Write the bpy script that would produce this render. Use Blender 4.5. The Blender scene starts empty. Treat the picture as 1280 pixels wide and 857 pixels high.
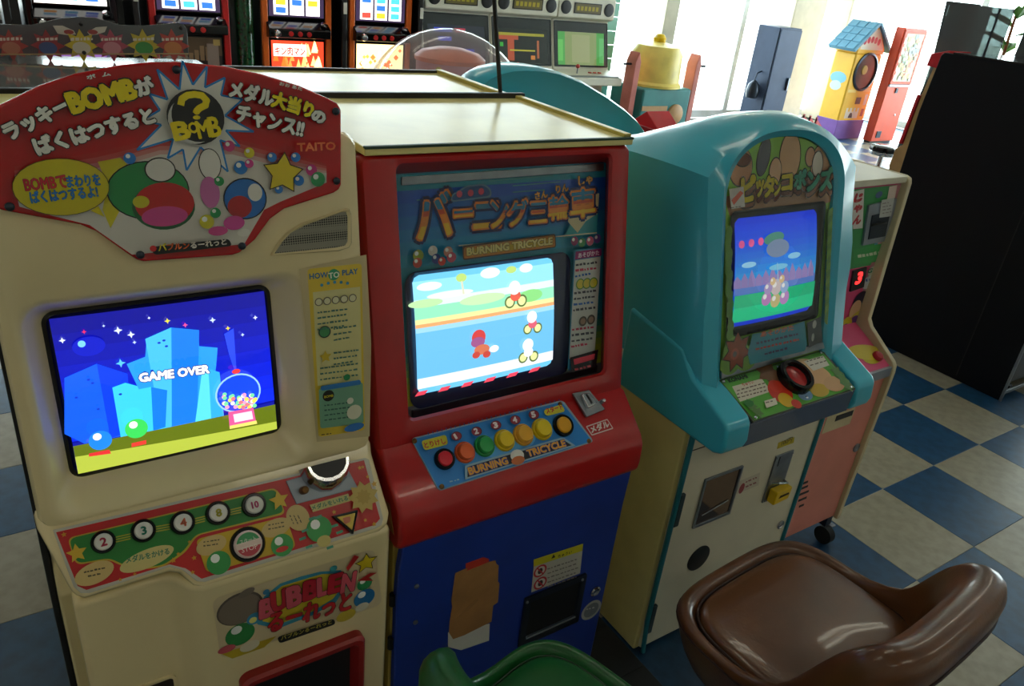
import bpy, bmesh, math, random
from mathutils import Vector, Matrix

random.seed(4)
SC = bpy.context.scene
COL = SC.collection
V = Vector

# ------------------------------------------------------------------ camera
FPX, YAW, PITCH, ROLL = 960.32, 0.62631, 0.4617, 0.11444
CAM = V((-2.2088, -0.9455, 1.3924))
FWD = V((math.sin(YAW) * math.cos(PITCH), math.cos(YAW) * math.cos(PITCH), -math.sin(PITCH)))
_r0 = V((math.cos(YAW), -math.sin(YAW), 0)); _u0 = _r0.cross(FWD)
RGT = _r0 * math.cos(ROLL) + _u0 * math.sin(ROLL)
UPV = -_r0 * math.sin(ROLL) + _u0 * math.cos(ROLL)
cam = bpy.data.cameras.new('camera'); cam.sensor_width = 36; cam.lens = FPX / 1280 * 36
cam.clip_start = 0.02; cam.clip_end = 200
co = bpy.data.objects.new('camera', cam); COL.objects.link(co)
m3 = Matrix((RGT, UPV, -FWD)).transposed()
co.matrix_world = Matrix.Translation(CAM) @ m3.to_4x4()
SC.camera = co


def ray(px, py):
    return FWD + RGT * ((px - 640) / FPX) - UPV * ((py - 428.5) / FPX)


def at(px, py, x=None, y=None, z=None):
    d = ray(px, py)
    t = (z - CAM.z) / d.z if z is not None else (y - CAM.y) / d.y if y is not None else (x - CAM.x) / d.x
    return CAM + d * t


def proj(p):
    d = V(p) - CAM; w = d.dot(FWD)
    return (640 + FPX * d.dot(RGT) / w, 428.5 - FPX * d.dot(UPV) / w, w)


# ------------------------------------------------------------------ view, world, light
SC.view_settings.view_transform = 'Standard'
SC.view_settings.look = 'None'
SC.view_settings.exposure = 0.12
SC.view_settings.gamma = 1.0
SC.view_settings.use_curve_mapping = False
wd = bpy.data.worlds.new('sky'); SC.world = wd; wd.use_nodes = True
bg = wd.node_tree.nodes['Background']
bg.inputs[0].default_value = (0.90, 0.97, 1.0, 1)
bg.inputs[1].default_value = 9.0


def area(name, loc, rot, sx, sy, power, col, portal=False):
    l = bpy.data.lights.new(name, 'AREA'); l.shape = 'RECTANGLE'; l.size = sx; l.size_y = sy
    l.energy = power; l.color = col
    if portal: l.cycles.is_portal = True
    o = bpy.data.objects.new(name, l); COL.objects.link(o); o.location = loc; o.rotation_euler = rot
    return o


HP = math.pi / 2
area('portal_back', (4.95, 5.36, 1.25), (-HP, 0, 0), 4.6, 2.4, 1, (1, 1, 1), True)
area('portal_right', (7.36, 2.1, 1.25), (0, HP, 0), 2.4, 6.4, 1, (1, 1, 1), True)
area('portal_added_transom', (0.35, 5.36, 2.1), (-HP, 0, 0), 4.4, .66, 1, (1, 1, 1), True)
area('portal_left', (-2.6, 5.36, 1.1), (-HP, 0, 0), 1.3, .8, 1, (1, 1, 1), True)


# ------------------------------------------------------------------ materials
def lin(c):
    return tuple(((v / 255) / 12.92 if v / 255 <= 0.04045 else ((v / 255 + 0.055) / 1.055) ** 2.4) for v in c[:3]) + (1.0,)


MATS = {}


def mat(name, col, rough=0.5, metal=0.0, var=0.06, scale=9.0, bump=0.0, bscale=60.0, coat=0.0, emit=0.0, spec=0.5, trans=0.0, dirt=None):
    m = bpy.data.materials.new(name); m.use_nodes = True
    nt = m.node_tree; N = nt.nodes; L = nt.links; b = N['Principled BSDF']
    tc = N.new('ShaderNodeTexCoord'); nz = N.new('ShaderNodeTexNoise')
    nz.inputs['Scale'].default_value = scale; nz.inputs['Detail'].default_value = 5
    L.new(tc.outputs['Object'], nz.inputs['Vector'])
    cr = N.new('ShaderNodeValToRGB'); c = lin(col)
    lo = [max(0, v * (1 - var * 2)) for v in c[:3]] + [1]; hi = [min(1, v * (1 + var)) for v in c[:3]] + [1]
    if dirt: lo = lin(dirt)
    cr.color_ramp.elements[0].position = 0.3; cr.color_ramp.elements[1].position = 0.62
    cr.color_ramp.elements[0].color = lo; cr.color_ramp.elements[1].color = hi
    L.new(nz.outputs['Fac'], cr.inputs['Fac']); L.new(cr.outputs['Color'], b.inputs['Base Color'])
    b.inputs['Roughness'].default_value = rough; b.inputs['Metallic'].default_value = metal
    b.inputs['Specular IOR Level'].default_value = spec
    b.inputs['Coat Weight'].default_value = coat; b.inputs['Coat Roughness'].default_value = 0.06
    if emit:
        L.new(cr.outputs['Color'], b.inputs['Emission Color']); b.inputs['Emission Strength'].default_value = emit
    if bump:
        n2 = N.new('ShaderNodeTexNoise'); n2.inputs['Scale'].default_value = bscale; n2.inputs['Detail'].default_value = 3
        bp = N.new('ShaderNodeBump'); bp.inputs['Strength'].default_value = bump; bp.inputs['Distance'].default_value = 0.004
        L.new(tc.outputs['Object'], n2.inputs['Vector']); L.new(n2.outputs['Fac'], bp.inputs['Height']); L.new(bp.outputs['Normal'], b.inputs['Normal'])
    MATS[name] = m
    return m


def print_mat(name, rough, emit=0.0, coat=0.0, spec=0.5):
    m = bpy.data.materials.new(name); m.use_nodes = True
    nt = m.node_tree; b = nt.nodes['Principled BSDF']
    a = nt.nodes.new('ShaderNodeAttribute'); a.attribute_name = 'Ink'
    b.inputs['Roughness'].default_value = rough; b.inputs['Specular IOR Level'].default_value = spec
    b.inputs['Coat Weight'].default_value = coat; b.inputs['Coat Roughness'].default_value = 0.04
    if emit:
        b.inputs['Base Color'].default_value = (0.01, 0.01, 0.012, 1)
        nt.links.new(a.outputs['Color'], b.inputs['Emission Color']); b.inputs['Emission Strength'].default_value = emit
    else:
        nt.links.new(a.outputs['Color'], b.inputs['Base Color'])
    MATS[name] = m
    return m


def glass_mat(name, tint, mix, rough=0.02, haze=0.0):
    m = bpy.data.materials.new(name); m.use_nodes = True
    nt = m.node_tree; N = nt.nodes; N.clear()
    o = N.new('ShaderNodeOutputMaterial'); t = N.new('ShaderNodeBsdfTransparent'); g = N.new('ShaderNodeBsdfGlossy')
    fr = N.new('ShaderNodeLayerWeight'); fr.inputs['Blend'].default_value = 0.5; pw = N.new('ShaderNodeMath'); pw.operation = 'POWER'; pw.inputs[1].default_value = 5.0; ad = N.new('ShaderNodeMath'); ad.operation = 'MULTIPLY_ADD'; ad.inputs[1].default_value = 0.9; ad.inputs[2].default_value = 0.04; mx = N.new('ShaderNodeMixShader'); ma = N.new('ShaderNodeMath'); ma.operation = 'MULTIPLY'
    ma.inputs[1].default_value = mix
    t.inputs['Color'].default_value = lin(tint); g.inputs['Roughness'].default_value = rough
    L = nt.links
    L.new(fr.outputs['Facing'], pw.inputs[0]); L.new(pw.outputs[0], ad.inputs[0]); L.new(ad.outputs[0], ma.inputs[0]); L.new(ma.outputs[0], mx.inputs[0]); L.new(t.outputs[0], mx.inputs[1]); L.new(g.outputs[0], mx.inputs[2]); L.new(mx.outputs[0], o.inputs[0])
    if haze:
        df = N.new('ShaderNodeBsdfDiffuse'); df.inputs['Color'].default_value = (.9, .9, .92, 1); m2 = N.new('ShaderNodeMixShader'); m2.inputs[0].default_value = haze
        L.new(mx.outputs[0], m2.inputs[1]); L.new(df.outputs[0], m2.inputs[2]); L.new(m2.outputs[0], o.inputs[0])
    MATS[name] = m
    return m


M = MATS
mat('cream_plastic', (236, 217, 168), 0.26, var=0.03, scale=4, coat=0.3)
mat('cream_side', (214, 198, 150), 0.45, var=0.04)
mat('yellow_side', (208, 186, 92), 0.5, var=0.05)
mat('top_sheet', (236, 222, 150), 0.28, var=0.05, scale=5, dirt=(212, 196, 122))
mat('red_plastic', (184, 26, 28), 0.3, var=0.05, coat=0.35)
mat('red_frame', (150, 24, 22), 0.4, var=0.05)
mat('blue_panel', (22, 54, 152), 0.5, var=0.08, bump=0.05)
mat('teal_plastic', (58, 178, 206), 0.3, var=0.04, scale=3, coat=0.4)
mat('teal_trim', (30, 120, 135), 0.5)
mat('white_panel', (222, 214, 190), 0.42, var=0.03)
mat('beige_side', (222, 208, 142), 0.5, var=0.05)
mat('pink_panel', (222, 138, 122), 0.45, var=0.04)
mat('pink_bright', (226, 84, 130), 0.4, var=0.03)
mat('beige_trim', (206, 190, 150), 0.5, var=0.05)
mat('black', (14, 14, 16), 0.4, var=0.1)
mat('black_gloss', (10, 10, 12), 0.12, var=0.1)
mat('black_board', (5, 7, 15), 0.42, var=0.12, scale=4, bump=0.03, spec=0.22)
mat('rubber', (22, 22, 22), 0.75)
mat('chrome', (200, 200, 205), 0.16, 1.0, var=0.03)
mat('steel', (150, 155, 162), 0.38, 1.0, var=0.08, scale=30)
mat('plate_grey', (150, 156, 166), 0.42, 0.4, var=0.04)
mat('dark_steel', (60, 66, 76), 0.3, 0.8, var=0.06)
mat('brass', (120, 88, 50), 0.4, 0.9)
mat('paper', (222, 220, 210), 0.6, var=0.03)
mat('kraft', (172, 122, 70), 0.62, var=0.12, scale=14, bump=0.25, bscale=25)
mat('yellow_plastic', (232, 190, 14), 0.35)
mat('brown_vinyl', (98, 58, 28), 0.32, var=0.16, scale=7, bump=0.08, bscale=180, coat=0.3)
mat('brown_seam', (46, 22, 12), 0.5)
mat('green_vinyl', (12, 88, 32), 0.38, var=0.1, scale=7, bump=0.08, bscale=180, coat=0.12)
mat('green_seam', (6, 48, 18), 0.5)
mat('tile_blue', (27, 68, 102), 0.36, var=0.16, scale=26, bump=0.02)
mat('tile_white', (148, 141, 122), 0.36, var=0.09, scale=30, bump=0.02)
mat('grout', (60, 62, 62), 0.8)
mat('wall', (206, 200, 186), 0.8, var=0.04)
mat('wall_dark', (70, 66, 64), 0.8, var=0.06)
mat('ceiling', (212, 212, 206), 0.85, var=0.03)
mat('pillar', (214, 206, 186), 0.7, var=0.04)
mat('mullion', (200, 204, 204), 0.4, 0.3)
mat('concrete', (216, 212, 204), 0.85, var=0.06, scale=1.5)
mat('tube_light', (255, 250, 230), 0.5, var=0, emit=8.5)
mat('lamp_body', (230, 230, 226), 0.5)
mat('smoke_board', (74, 82, 84), 0.25, var=0.1, scale=3)
mat('tan_wood', (190, 150, 96), 0.5, var=0.1)
mat('trim_red', (206, 20, 34), 0.4)
mat('locker', (58, 72, 98), 0.45, 0.3, var=0.06)
mat('leaf', (90, 150, 40), 0.5, var=0.2)
mat('terracotta', (150, 84, 52), 0.8)
mat('slot_red', (190, 20, 20), 0.3)
mat('slot_orange', (226, 104, 30), 0.3)
mat('green_column', (18, 70, 40), 0.12, var=0.3, scale=40, coat=0.6)
mat('cab_white', (226, 224, 208), 0.4, var=0.03)
mat('cab_grey', (120, 128, 126), 0.4)
mat('candy_pink', (242, 170, 172), 0.4)
mat('salmon', (255, 138, 108), 0.35)
mat('yellow_wall', (242, 186, 52), 0.4, var=0.03)
mat('roof_blue', (96, 150, 178), 0.5, var=0.05)
mat('purple', (120, 78, 160), 0.5)
mat('vend_red', (222, 74, 38), 0.4, var=0.03)
mat('ride_teal', (58, 140, 140), 0.4)
mat('ride_yellow', (250, 226, 120), 0.4)
mat('ride_pink', (222, 130, 120), 0.5)
mat('ride_tan', (206, 160, 110), 0.5)
mat('amber', (220, 130, 40), 0.6)
mat('smoked_flap', (120, 100, 88), 0.05, 0.85, var=0.05)
mat('grille', (140, 136, 122), 0.5, 0.3)
glass_mat('window_glass', (244, 250, 250), 1.0)
glass_mat('clear_dome', (238, 240, 244), 0.9, haze=0.14)
glass_mat('acrylic', (244, 246, 246), 0.6)
glass_mat('smoked', (124, 134, 132), 1.0, haze=0.1)
print_mat('ink', 0.32, coat=0.25)
print_mat('ink_matte', 0.55)
print_mat('ink_gloss', 0.2, coat=0.2)
print_mat('crt', 0.10, emit=1.3, coat=0.5)
print_mat('crt_soft', 0.12, emit=0.65, coat=0.5)
print_mat('backlit', 0.3, emit=2.8)
# perforated speaker metal: rows of round holes
_g = M['grille']; _nt = _g.node_tree
_tc = _nt.nodes['Texture Coordinate']; _vo = _nt.nodes.new('ShaderNodeTexVoronoi'); _vo.inputs['Scale'].default_value = 320; _vo.inputs['Randomness'].default_value = 0.0
_rp = _nt.nodes.new('ShaderNodeValToRGB'); _rp.color_ramp.elements[0].position = 0.34; _rp.color_ramp.elements[0].color = lin((34, 32, 28))
_rp.color_ramp.elements[1].position = 0.42; _rp.color_ramp.elements[1].color = lin((150, 146, 132))
_nt.links.new(_tc.outputs['Object'], _vo.inputs['Vector']); _nt.links.new(_vo.outputs['Distance'], _rp.inputs['Fac'])
_nt.links.new(_rp.outputs['Color'], _nt.nodes['Principled BSDF'].inputs['Base Color'])

# ------------------------------------------------------------------ scene graph helpers
POS = {}


def root(name, label, cat, loc, group=None):
    o = bpy.data.objects.new(name, None); COL.objects.link(o); o.location = loc
    o.empty_display_size = 0.05
    o['label'] = label; o['category'] = cat
    if group: o['group'] = group
    POS[o] = V(loc)
    return o


def tag(o, label, cat, group=None):
    o['label'] = label; o['category'] = cat
    if group: o['group'] = group
    return o


def link_mesh(name, me, parent, c):
    o = bpy.data.objects.new(name, me); COL.objects.link(o)
    if parent is not None:
        o.parent = parent; o.location = c - POS[parent]
    else:
        o.location = c
    POS[o] = V(c)
    return o


class MB:
    def __init__(s):
        s.v = []; s.f = []; s.m = []

    def add(s, vs, fs, mi=0):
        n = len(s.v); s.v += [V(p) for p in vs]
        for f in fs: s.f.append([n + i for i in f]); s.m.append(mi)
        return s

    def box(s, x0, x1, y0, y1, z0, z1, mi=0):
        p = [(x, y, z) for z in (z0, z1) for y in (y0, y1) for x in (x0, x1)]
        return s.add(p, [(0, 2, 3, 1), (4, 5, 7, 6), (0, 1, 5, 4), (2, 6, 7, 3), (0, 4, 6, 2), (1, 3, 7, 5)], mi)

    def prism(s, pts, vec, mi=0):
        n = len(pts); vec = V(vec); a = [V(p) for p in pts]; b = [p + vec for p in a]
        nrm = V((0, 0, 0))
        for i in range(n): nrm += a[i].cross(a[(i + 1) % n])
        if nrm.dot(vec) > 0: a.reverse(); b.reverse()
        fs = [list(range(n)), list(range(2 * n - 1, n - 1, -1))]
        for i in range(n):
            j = (i + 1) % n; fs.append((j, i, n + i, n + j))
        return s.add(a + b, fs, mi)

    def profile(s, yz, x0, x1, mi=0):
        return s.prism([(x0, y, z) for y, z in yz], (x1 - x0, 0, 0), mi)

    def loops(s, L, mi=0, cap0=False, cap1=False, closed=True, flip=False):
        n = len(L[0]); vs = [p for l in L for p in l]; fs = []
        for k in range(len(L) - 1):
            for i in range(n if closed else n - 1):
                j = (i + 1) % n
                q = (k * n + i, k * n + j, (k + 1) * n + j, (k + 1) * n + i)
                fs.append(q[::-1] if flip else q)
        if cap0: fs.append(list(range(n))[::-1] if not flip else list(range(n)))
        if cap1: b = (len(L) - 1) * n; fs.append([b + i for i in range(n)] if not flip else [b + i for i in range(n)][::-1])
        return s.add(vs, fs, mi)

    def tube(s, pts, r, n=8, mi=0, caps=True):
        pts = [V(p) for p in pts]; L = []; ref = V((0, 0, 1))
        for i, p in enumerate(pts):
            t = (pts[min(i + 1, len(pts) - 1)] - pts[max(i - 1, 0)]).normalized()
            a = ref.cross(t)
            if a.length < 0.05: a = V((1, 0, 0)).cross(t)
            a.normalize(); b = t.cross(a)
            rr = r[i] if isinstance(r, (list, tuple)) else r
            L.append([p + (a * math.cos(2 * math.pi * k / n) + b * math.sin(2 * math.pi * k / n)) * rr for k in range(n)])
        return s.loops(L, mi, caps, caps)

    def lathe(s, prof, c, axis=(0, 0, 1), n=24, mi=0, cap=True):
        ax = V(axis).normalized(); c = V(c)
        a = ax.cross(V((0, 0, 1)));
        if a.length < 0.01: a = V((1, 0, 0))
        a.normalize(); b = ax.cross(a)
        L = [[c + ax * h + (a * math.cos(2 * math.pi * k / n) + b * math.sin(2 * math.pi * k / n)) * max(r, 1e-4) for k in range(n)] for r, h in prof]
        return s.loops(L, mi, cap, cap)

    def build(s, name, mats, parent=None, bevel=0.0, seg=2, smooth=True, angle=38, subsurf=0, rotmat=None):
        if isinstance(mats, str): mats = [mats]
        lo = V((min(p[i] for p in s.v) for i in range(3))); hi = V((max(p[i] for p in s.v) for i in range(3)))
        c = (lo + hi) / 2
        me = bpy.data.meshes.new(name); me.from_pydata([p - c for p in s.v], [], s.f)
        for k in mats: me.materials.append(M[k])
        me.polygons.foreach_set('material_index', s.m)
        if smooth:
            bm = bmesh.new(); bm.from_mesh(me)
            for f in bm.faces: f.smooth = True
            ca = math.radians(angle)
            for e in bm.edges:
                if len(e.link_faces) == 2 and e.calc_face_angle(0) > ca: e.smooth = False
            bm.to_mesh(me); bm.free()
        me.update()
        o = link_mesh(name, me, parent, c)
        if bevel:
            b = o.modifiers.new('bevel', 'BEVEL'); b.width = bevel; b.segments = seg; b.limit_method = 'ANGLE'; b.angle_limit = math.radians(35); b.harden_normals = True
        if subsurf:
            q = o.modifiers.new('sub', 'SUBSURF'); q.levels = q.render_levels = subsurf
        return o


def struct(o):
    o['kind'] = 'structure'; return o


def copy_tree(o, parent=None):
    c = o.copy(); COL.objects.link(c); c.parent = parent
    for ch in list(o.children): copy_tree(ch, c)
    return c


# ------------------------------------------------------------------ flat print on a plane
TXT = {}


def text_tris(s):
    if s not in TXT:
        c = bpy.data.curves.new('t', 'FONT'); c.body = s; c.size = 1.0; c.resolution_u = 2; c.fill_mode = 'FRONT'
        o = bpy.data.objects.new('t', c); COL.objects.link(o)
        dg = bpy.context.evaluated_depsgraph_get(); e = o.evaluated_get(dg); me = e.to_mesh()
        me.calc_loop_triangles()
        vs = [(v.co.x, v.co.y) for v in me.vertices]; fs = [tuple(t.vertices) for t in me.loop_triangles]
        e.to_mesh_clear(); bpy.data.objects.remove(o); bpy.data.curves.remove(c)
        x0 = min(v[0] for v in vs); x1 = max(v[0] for v in vs); y0 = min(v[1] for v in vs); y1 = max(v[1] for v in vs)
        TXT[s] = ([(x - x0, y - y0) for x, y in vs], fs, x1 - x0, y1 - y0)
    return TXT[s]


def mixc(a, b, t): return tuple(a[i] + (b[i] - a[i]) * t for i in range(3))


class Print:
    """Flat artwork on the plane through O spanned by U, Vv.  Photo pixels are turned into points of that plane."""

    def __init__(s, O, U, W, step=0.00012):
        s.O = V(O); s.U = V(U).normalized(); s.W = V(W).normalized(); s.N = s.U.cross(s.W).normalized()
        s.items = []; s.step = step; s.lay = 0

    @classmethod
    def lean(cls, y0, z0, k, off=0.0, x0=0.0, step=0.00012):
        p = cls((x0, y0, z0), (1, 0, 0), (0, k, 1), step); p.O = p.O + p.N * off
        return p

    def uv(s, px, py):
        d = ray(px, py); t = (s.O - CAM).dot(s.N) / d.dot(s.N); q = CAM + d * t - s.O
        return (q.dot(s.U), q.dot(s.W))

    def p3(s, u, v, h=0.0): return s.O + s.U * u + s.W * v + s.N * h

    def w(s, px, py, h=0.0): return s.p3(*s.uv(px, py), h)

    def sc(s, px, py):
        a = s.uv(px, py); b = s.uv(px + 1, py); c = s.uv(px, py + 1)
        return math.sqrt(math.dist(a, b) * math.dist(a, c))

    def polyuv(s, pts, col, layer=None):
        if layer is None: s.lay += 1; layer = s.lay
        s.items.append((list(pts), [list(range(len(pts)))], col, layer))

    def poly(s, pts, col, layer=None): s.polyuv([s.uv(*p) for p in pts], col, layer)

    def rectuv(s, u0, v0, u1, v1, col): s.polyuv([(u0, v0), (u1, v0), (u1, v1), (u0, v1)], col)

    def ell(s, px, py, rx, ry=None, col=(0, 0, 0), ang=0.0, n=28):
        k = s.sc(px, py); ry = rx if ry is None else ry; c = s.uv(px, py); ca, sa = math.cos(ang), math.sin(ang)
        pts = []
        for i in range(n):
            a = 2 * math.pi * i / n; x = rx * k * math.cos(a); y = ry * k * math.sin(a)
            pts.append((c[0] + x * ca - y * sa, c[1] + x * sa + y * ca))
        s.polyuv(pts, col)

    def star(s, px, py, r, col, n=5, inner=0.48, ang=HP):
        k = s.sc(px, py) * r; c = s.uv(px, py)
        s.polyuv([(c[0] + math.cos(ang + math.pi * i / n) * k * (1 if i % 2 == 0 else inner), c[1] + math.sin(ang + math.pi * i / n) * k * (1 if i % 2 == 0 else inner)) for i in range(2 * n)], col)

    def bubble(s, px, py, r, col):
        s.ell(px, py, r, col=col); s.ell(px - r * .3, py - r * .35, r * .38, col=(240, 240, 235), n=12)

    def line(s, pts, wpx, col):
        q = [s.uv(*p) for p in pts]; k = s.sc(*pts[0]) * wpx / 2
        s.lay += 1
        for a, b in zip(q, q[1:]):
            d = V((b[0] - a[0], b[1] - a[1]))
            if d.length < 1e-6: continue
            d.normalize(); n = V((-d.y, d.x)) * k
            s.items.append(([(a[0] + n.x, a[1] + n.y), (a[0] - n.x, a[1] - n.y), (b[0] - n.x, b[1] - n.y), (b[0] + n.x, b[1] + n.y)], [[0, 1, 2, 3]], col, s.lay))

    def rrect(s, pts, r, col, n=5):
        """quad in pixels with rounded corners (r in pixels)"""
        q = [V(s.uv(*p)) for p in pts]; rr = s.sc(*pts[0]) * r; out = []
        for i in range(len(q)):
            p, a, b = q[i], q[i - 1], q[(i + 1) % len(q)]
            e0 = (a - p); e1 = (b - p); t0 = p + e0.normalized() * min(rr, e0.length * .48); t1 = p + e1.normalized() * min(rr, e1.length * .48)
            for k in range(n + 1):
                t = k / n; out.append(t0 * (1 - t) ** 2 + p * 2 * t * (1 - t) + t1 * t * t)
        s.polyuv([tuple(p) for p in out], col)

    def text(s, txt, p0, p1, col, asp=1.0, bold=0.0, out=None, ow=0.0, up=None, split=None):
        """baseline from pixel p0 to pixel p1; asp scales the letter height; bold and ow are stroke radii in letter heights"""
        vs, fs, w0, h0 = text_tris(txt)
        a = V(s.uv(*p0)); b = V(s.uv(*p1)); d = b - a; k = d.length / w0; d.normalize(); n = V((-d.y, d.x))
        if up is not None: asp = abs((V(s.uv(*up)) - a).dot(n)) / (h0 * k)

        def put(dx, dy, c, lay):
            s.items.append(([tuple(a + d * ((x + dx) * k) + n * ((y + dy * 1.0) * k * asp)) for x, y in vs], fs, c, lay))

        if out is not None:
            s.lay += 1
            for i in range(10):
                t = 2 * math.pi * i / 10; put(ow * math.cos(t), ow * math.sin(t) / asp, out, s.lay + i * 0.05)
        s.lay += 1
        if bold:
            for i in range(6):
                t = 2 * math.pi * i / 6; put(bold * math.cos(t), bold * math.sin(t) / asp, col, s.lay + i * 0.05)
        put(0, 0, col, s.lay + 0.4)
        if split:
            # the part of the letters above a height in a second ink
            for y0, c2 in split:
                s.lay += 1
                for i in range(7 if bold else 1):
                    t = 2 * math.pi * i / 6; dx, dy = (0, 0) if i == 6 or not bold else (bold * math.cos(t), bold * math.sin(t) / asp)
                    vv = []; ff = []
                    for f in fs:
                        q = [(vs[j][0] + dx, vs[j][1] + dy) for j in f]; r = []
                        for a_, b_ in zip(q, q[1:] + q[:1]):
                            if a_[1] >= y0 * h0: r.append(a_)
                            if (a_[1] >= y0 * h0) != (b_[1] >= y0 * h0):
                                u = (y0 * h0 - a_[1]) / (b_[1] - a_[1]); r.append((a_[0] + (b_[0] - a_[0]) * u, y0 * h0))
                        if len(r) > 2: ff.append(list(range(len(vv), len(vv) + len(r)))); vv += r
                    if ff: s.items.append(([tuple(a + d * (x * k) + n * (y * k * asp)) for x, y in vv], ff, c2, s.lay + i * .05))

    def greek(s, p0, p1, col, h=3.0, n=None):
        """a line of print too small to read: a row of short dashes"""
        a = V(p0); b = V(p1); L = (b - a).length; x = 0; d = (b - a).normalized(); s.lay += 1; up = V((-d.y, d.x))
        while x < L - 2:
            w = random.uniform(2.0, 5.0); w = min(w, L - x)
            q = [a + d * x, a + d * (x + w), a + d * (x + w) - up * h * random.uniform(.6, 1), a + d * x - up * h * random.uniform(.6, 1)]
            s.items.append(([s.uv(*p) for p in q], [[0, 1, 2, 3]], col, s.lay)); x += w + random.uniform(.8, 2.0)

    def build(s, name, matname, parent, bulge=None, maxe=0.03):
        vs = []; fs = []; cols = []
        for pts, faces, col, lay in s.items:
            n = len(vs)
            vs += [(p[0], p[1], lay * s.step) for p in pts]
            for f in faces: fs.append([n + i for i in f]); cols.append(lin(col))
        me = bpy.data.meshes.new(name)
        if bulge is None:
            P = [s.p3(u, v, h) for u, v, h in vs]
        else:
            tm = bpy.data.meshes.new('tmp'); tm.from_pydata(vs, [], fs)
            at_ = tm.attributes.new('ci', 'INT', 'FACE'); at_.data.foreach_set('value', list(range(len(fs))))
            bm = bmesh.new(); bm.from_mesh(tm); bpy.data.meshes.remove(tm)
            bmesh.ops.triangulate(bm, faces=bm.faces[:])
            for _ in range(6):
                lg = [e for e in bm.edges if e.calc_length() > maxe]
                if not lg: break
                bmesh.ops.subdivide_edges(bm, edges=lg, cuts=1); bmesh.ops.triangulate(bm, faces=[f for f in bm.faces if len(f.verts) > 3])
            ly = bm.faces.layers.int['ci']; bm.verts.index_update()
            vv = [v.co.copy() for v in bm.verts]; ff = [[v.index for v in f.verts] for f in bm.faces]; cc = [cols[f[ly]] for f in bm.faces]; bm.free()
            P = [s.p3(p.x, p.y, p.z + bulge(p.x, p.y)) for p in vv]; fs = ff; cols = cc
        lo = V((min(p[i] for p in P) for i in range(3))); hi = V((max(p[i] for p in P) for i in range(3))); c = (lo + hi) / 2
        me.from_pydata([p - c for p in P], [], fs)
        # all faces look along the plane's normal
        nn = s.N
        me.update()
        flip = [p for p in me.polygons if p.normal.dot(nn) < 0]
        for p in flip: p.flip()
        ca = me.color_attributes.new('Ink', 'FLOAT_COLOR', 'CORNER')
        data = []
        for p, cc in zip(me.polygons, cols): data += list(cc) * p.loop_total
        ca.data.foreach_set('color', data)
        me.materials.append(M[matname]); me.update()
        return link_mesh(name, me, parent, c)

    def slab(s, name, outline, depth, matname, parent, top=0.0, bevel=0.003, uvpts=False):
        """solid plate with the outline (pixels) lying on this plane, going back by depth"""
        q = outline if uvpts else [s.uv(*p) for p in outline]
        return MB().prism([s.p3(u, v, top) for u, v in q], -s.N * depth).build(name, matname, parent, bevel)


def rr_loop(P, u0, u1, v0, v1, r, h, n=6):
    """rounded rectangle loop on a Print plane (uv in metres), counter-clockwise seen from the front"""
    out = []
    for cx, cy, a0 in ((u1 - r, v0 + r, -HP), (u1 - r, v1 - r, 0), (u0 + r, v1 - r, HP), (u0 + r, v0 + r, math.pi)):
        for k in range(n + 1):
            a = a0 + HP * k / n; out.append(P.p3(cx + r * math.cos(a), cy + r * math.sin(a), h))
    return out


def screw(parent, p, nrm, r=0.0045, m='chrome', name='screw'):
    return MB().lathe([(r, -0.001), (r, 0.0012), (r * .6, 0.0026), (0.0003, 0.003)], p, nrm, 10).build(name, m, parent)


def button(parent, P, px, py, r, ring, cap, hr=0.006, hc=0.010, capr=0.72, pr=None):
    """push button: ring with a cap as its own piece"""
    k = P.sc(px, py); R = r * k; c = P.w(px, py); N = P.N
    o = MB().lathe([(R, -0.002), (R, hr * .6), (R * .93, hr), (R * (capr + .06), hr), (R * (capr + .04), hr * .55), (0.0005, hr * .55)], c, N, 28).build('button', ring, parent)
    MB().lathe([(R * capr, hr * .4), (R * capr, hc * .8), (R * capr * .88, hc), (0.0005, hc * 1.04)], c, N, 28).build('button_cap', cap, o)
    return o, c + N * (hc * 1.05)

def plas(col, rough=0.3, coat=0.2, name=None):
    n = name or 'plastic_%d_%d_%d' % col
    if n not in M: mat(n, col, rough, var=0.03, coat=coat)
    return n


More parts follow.
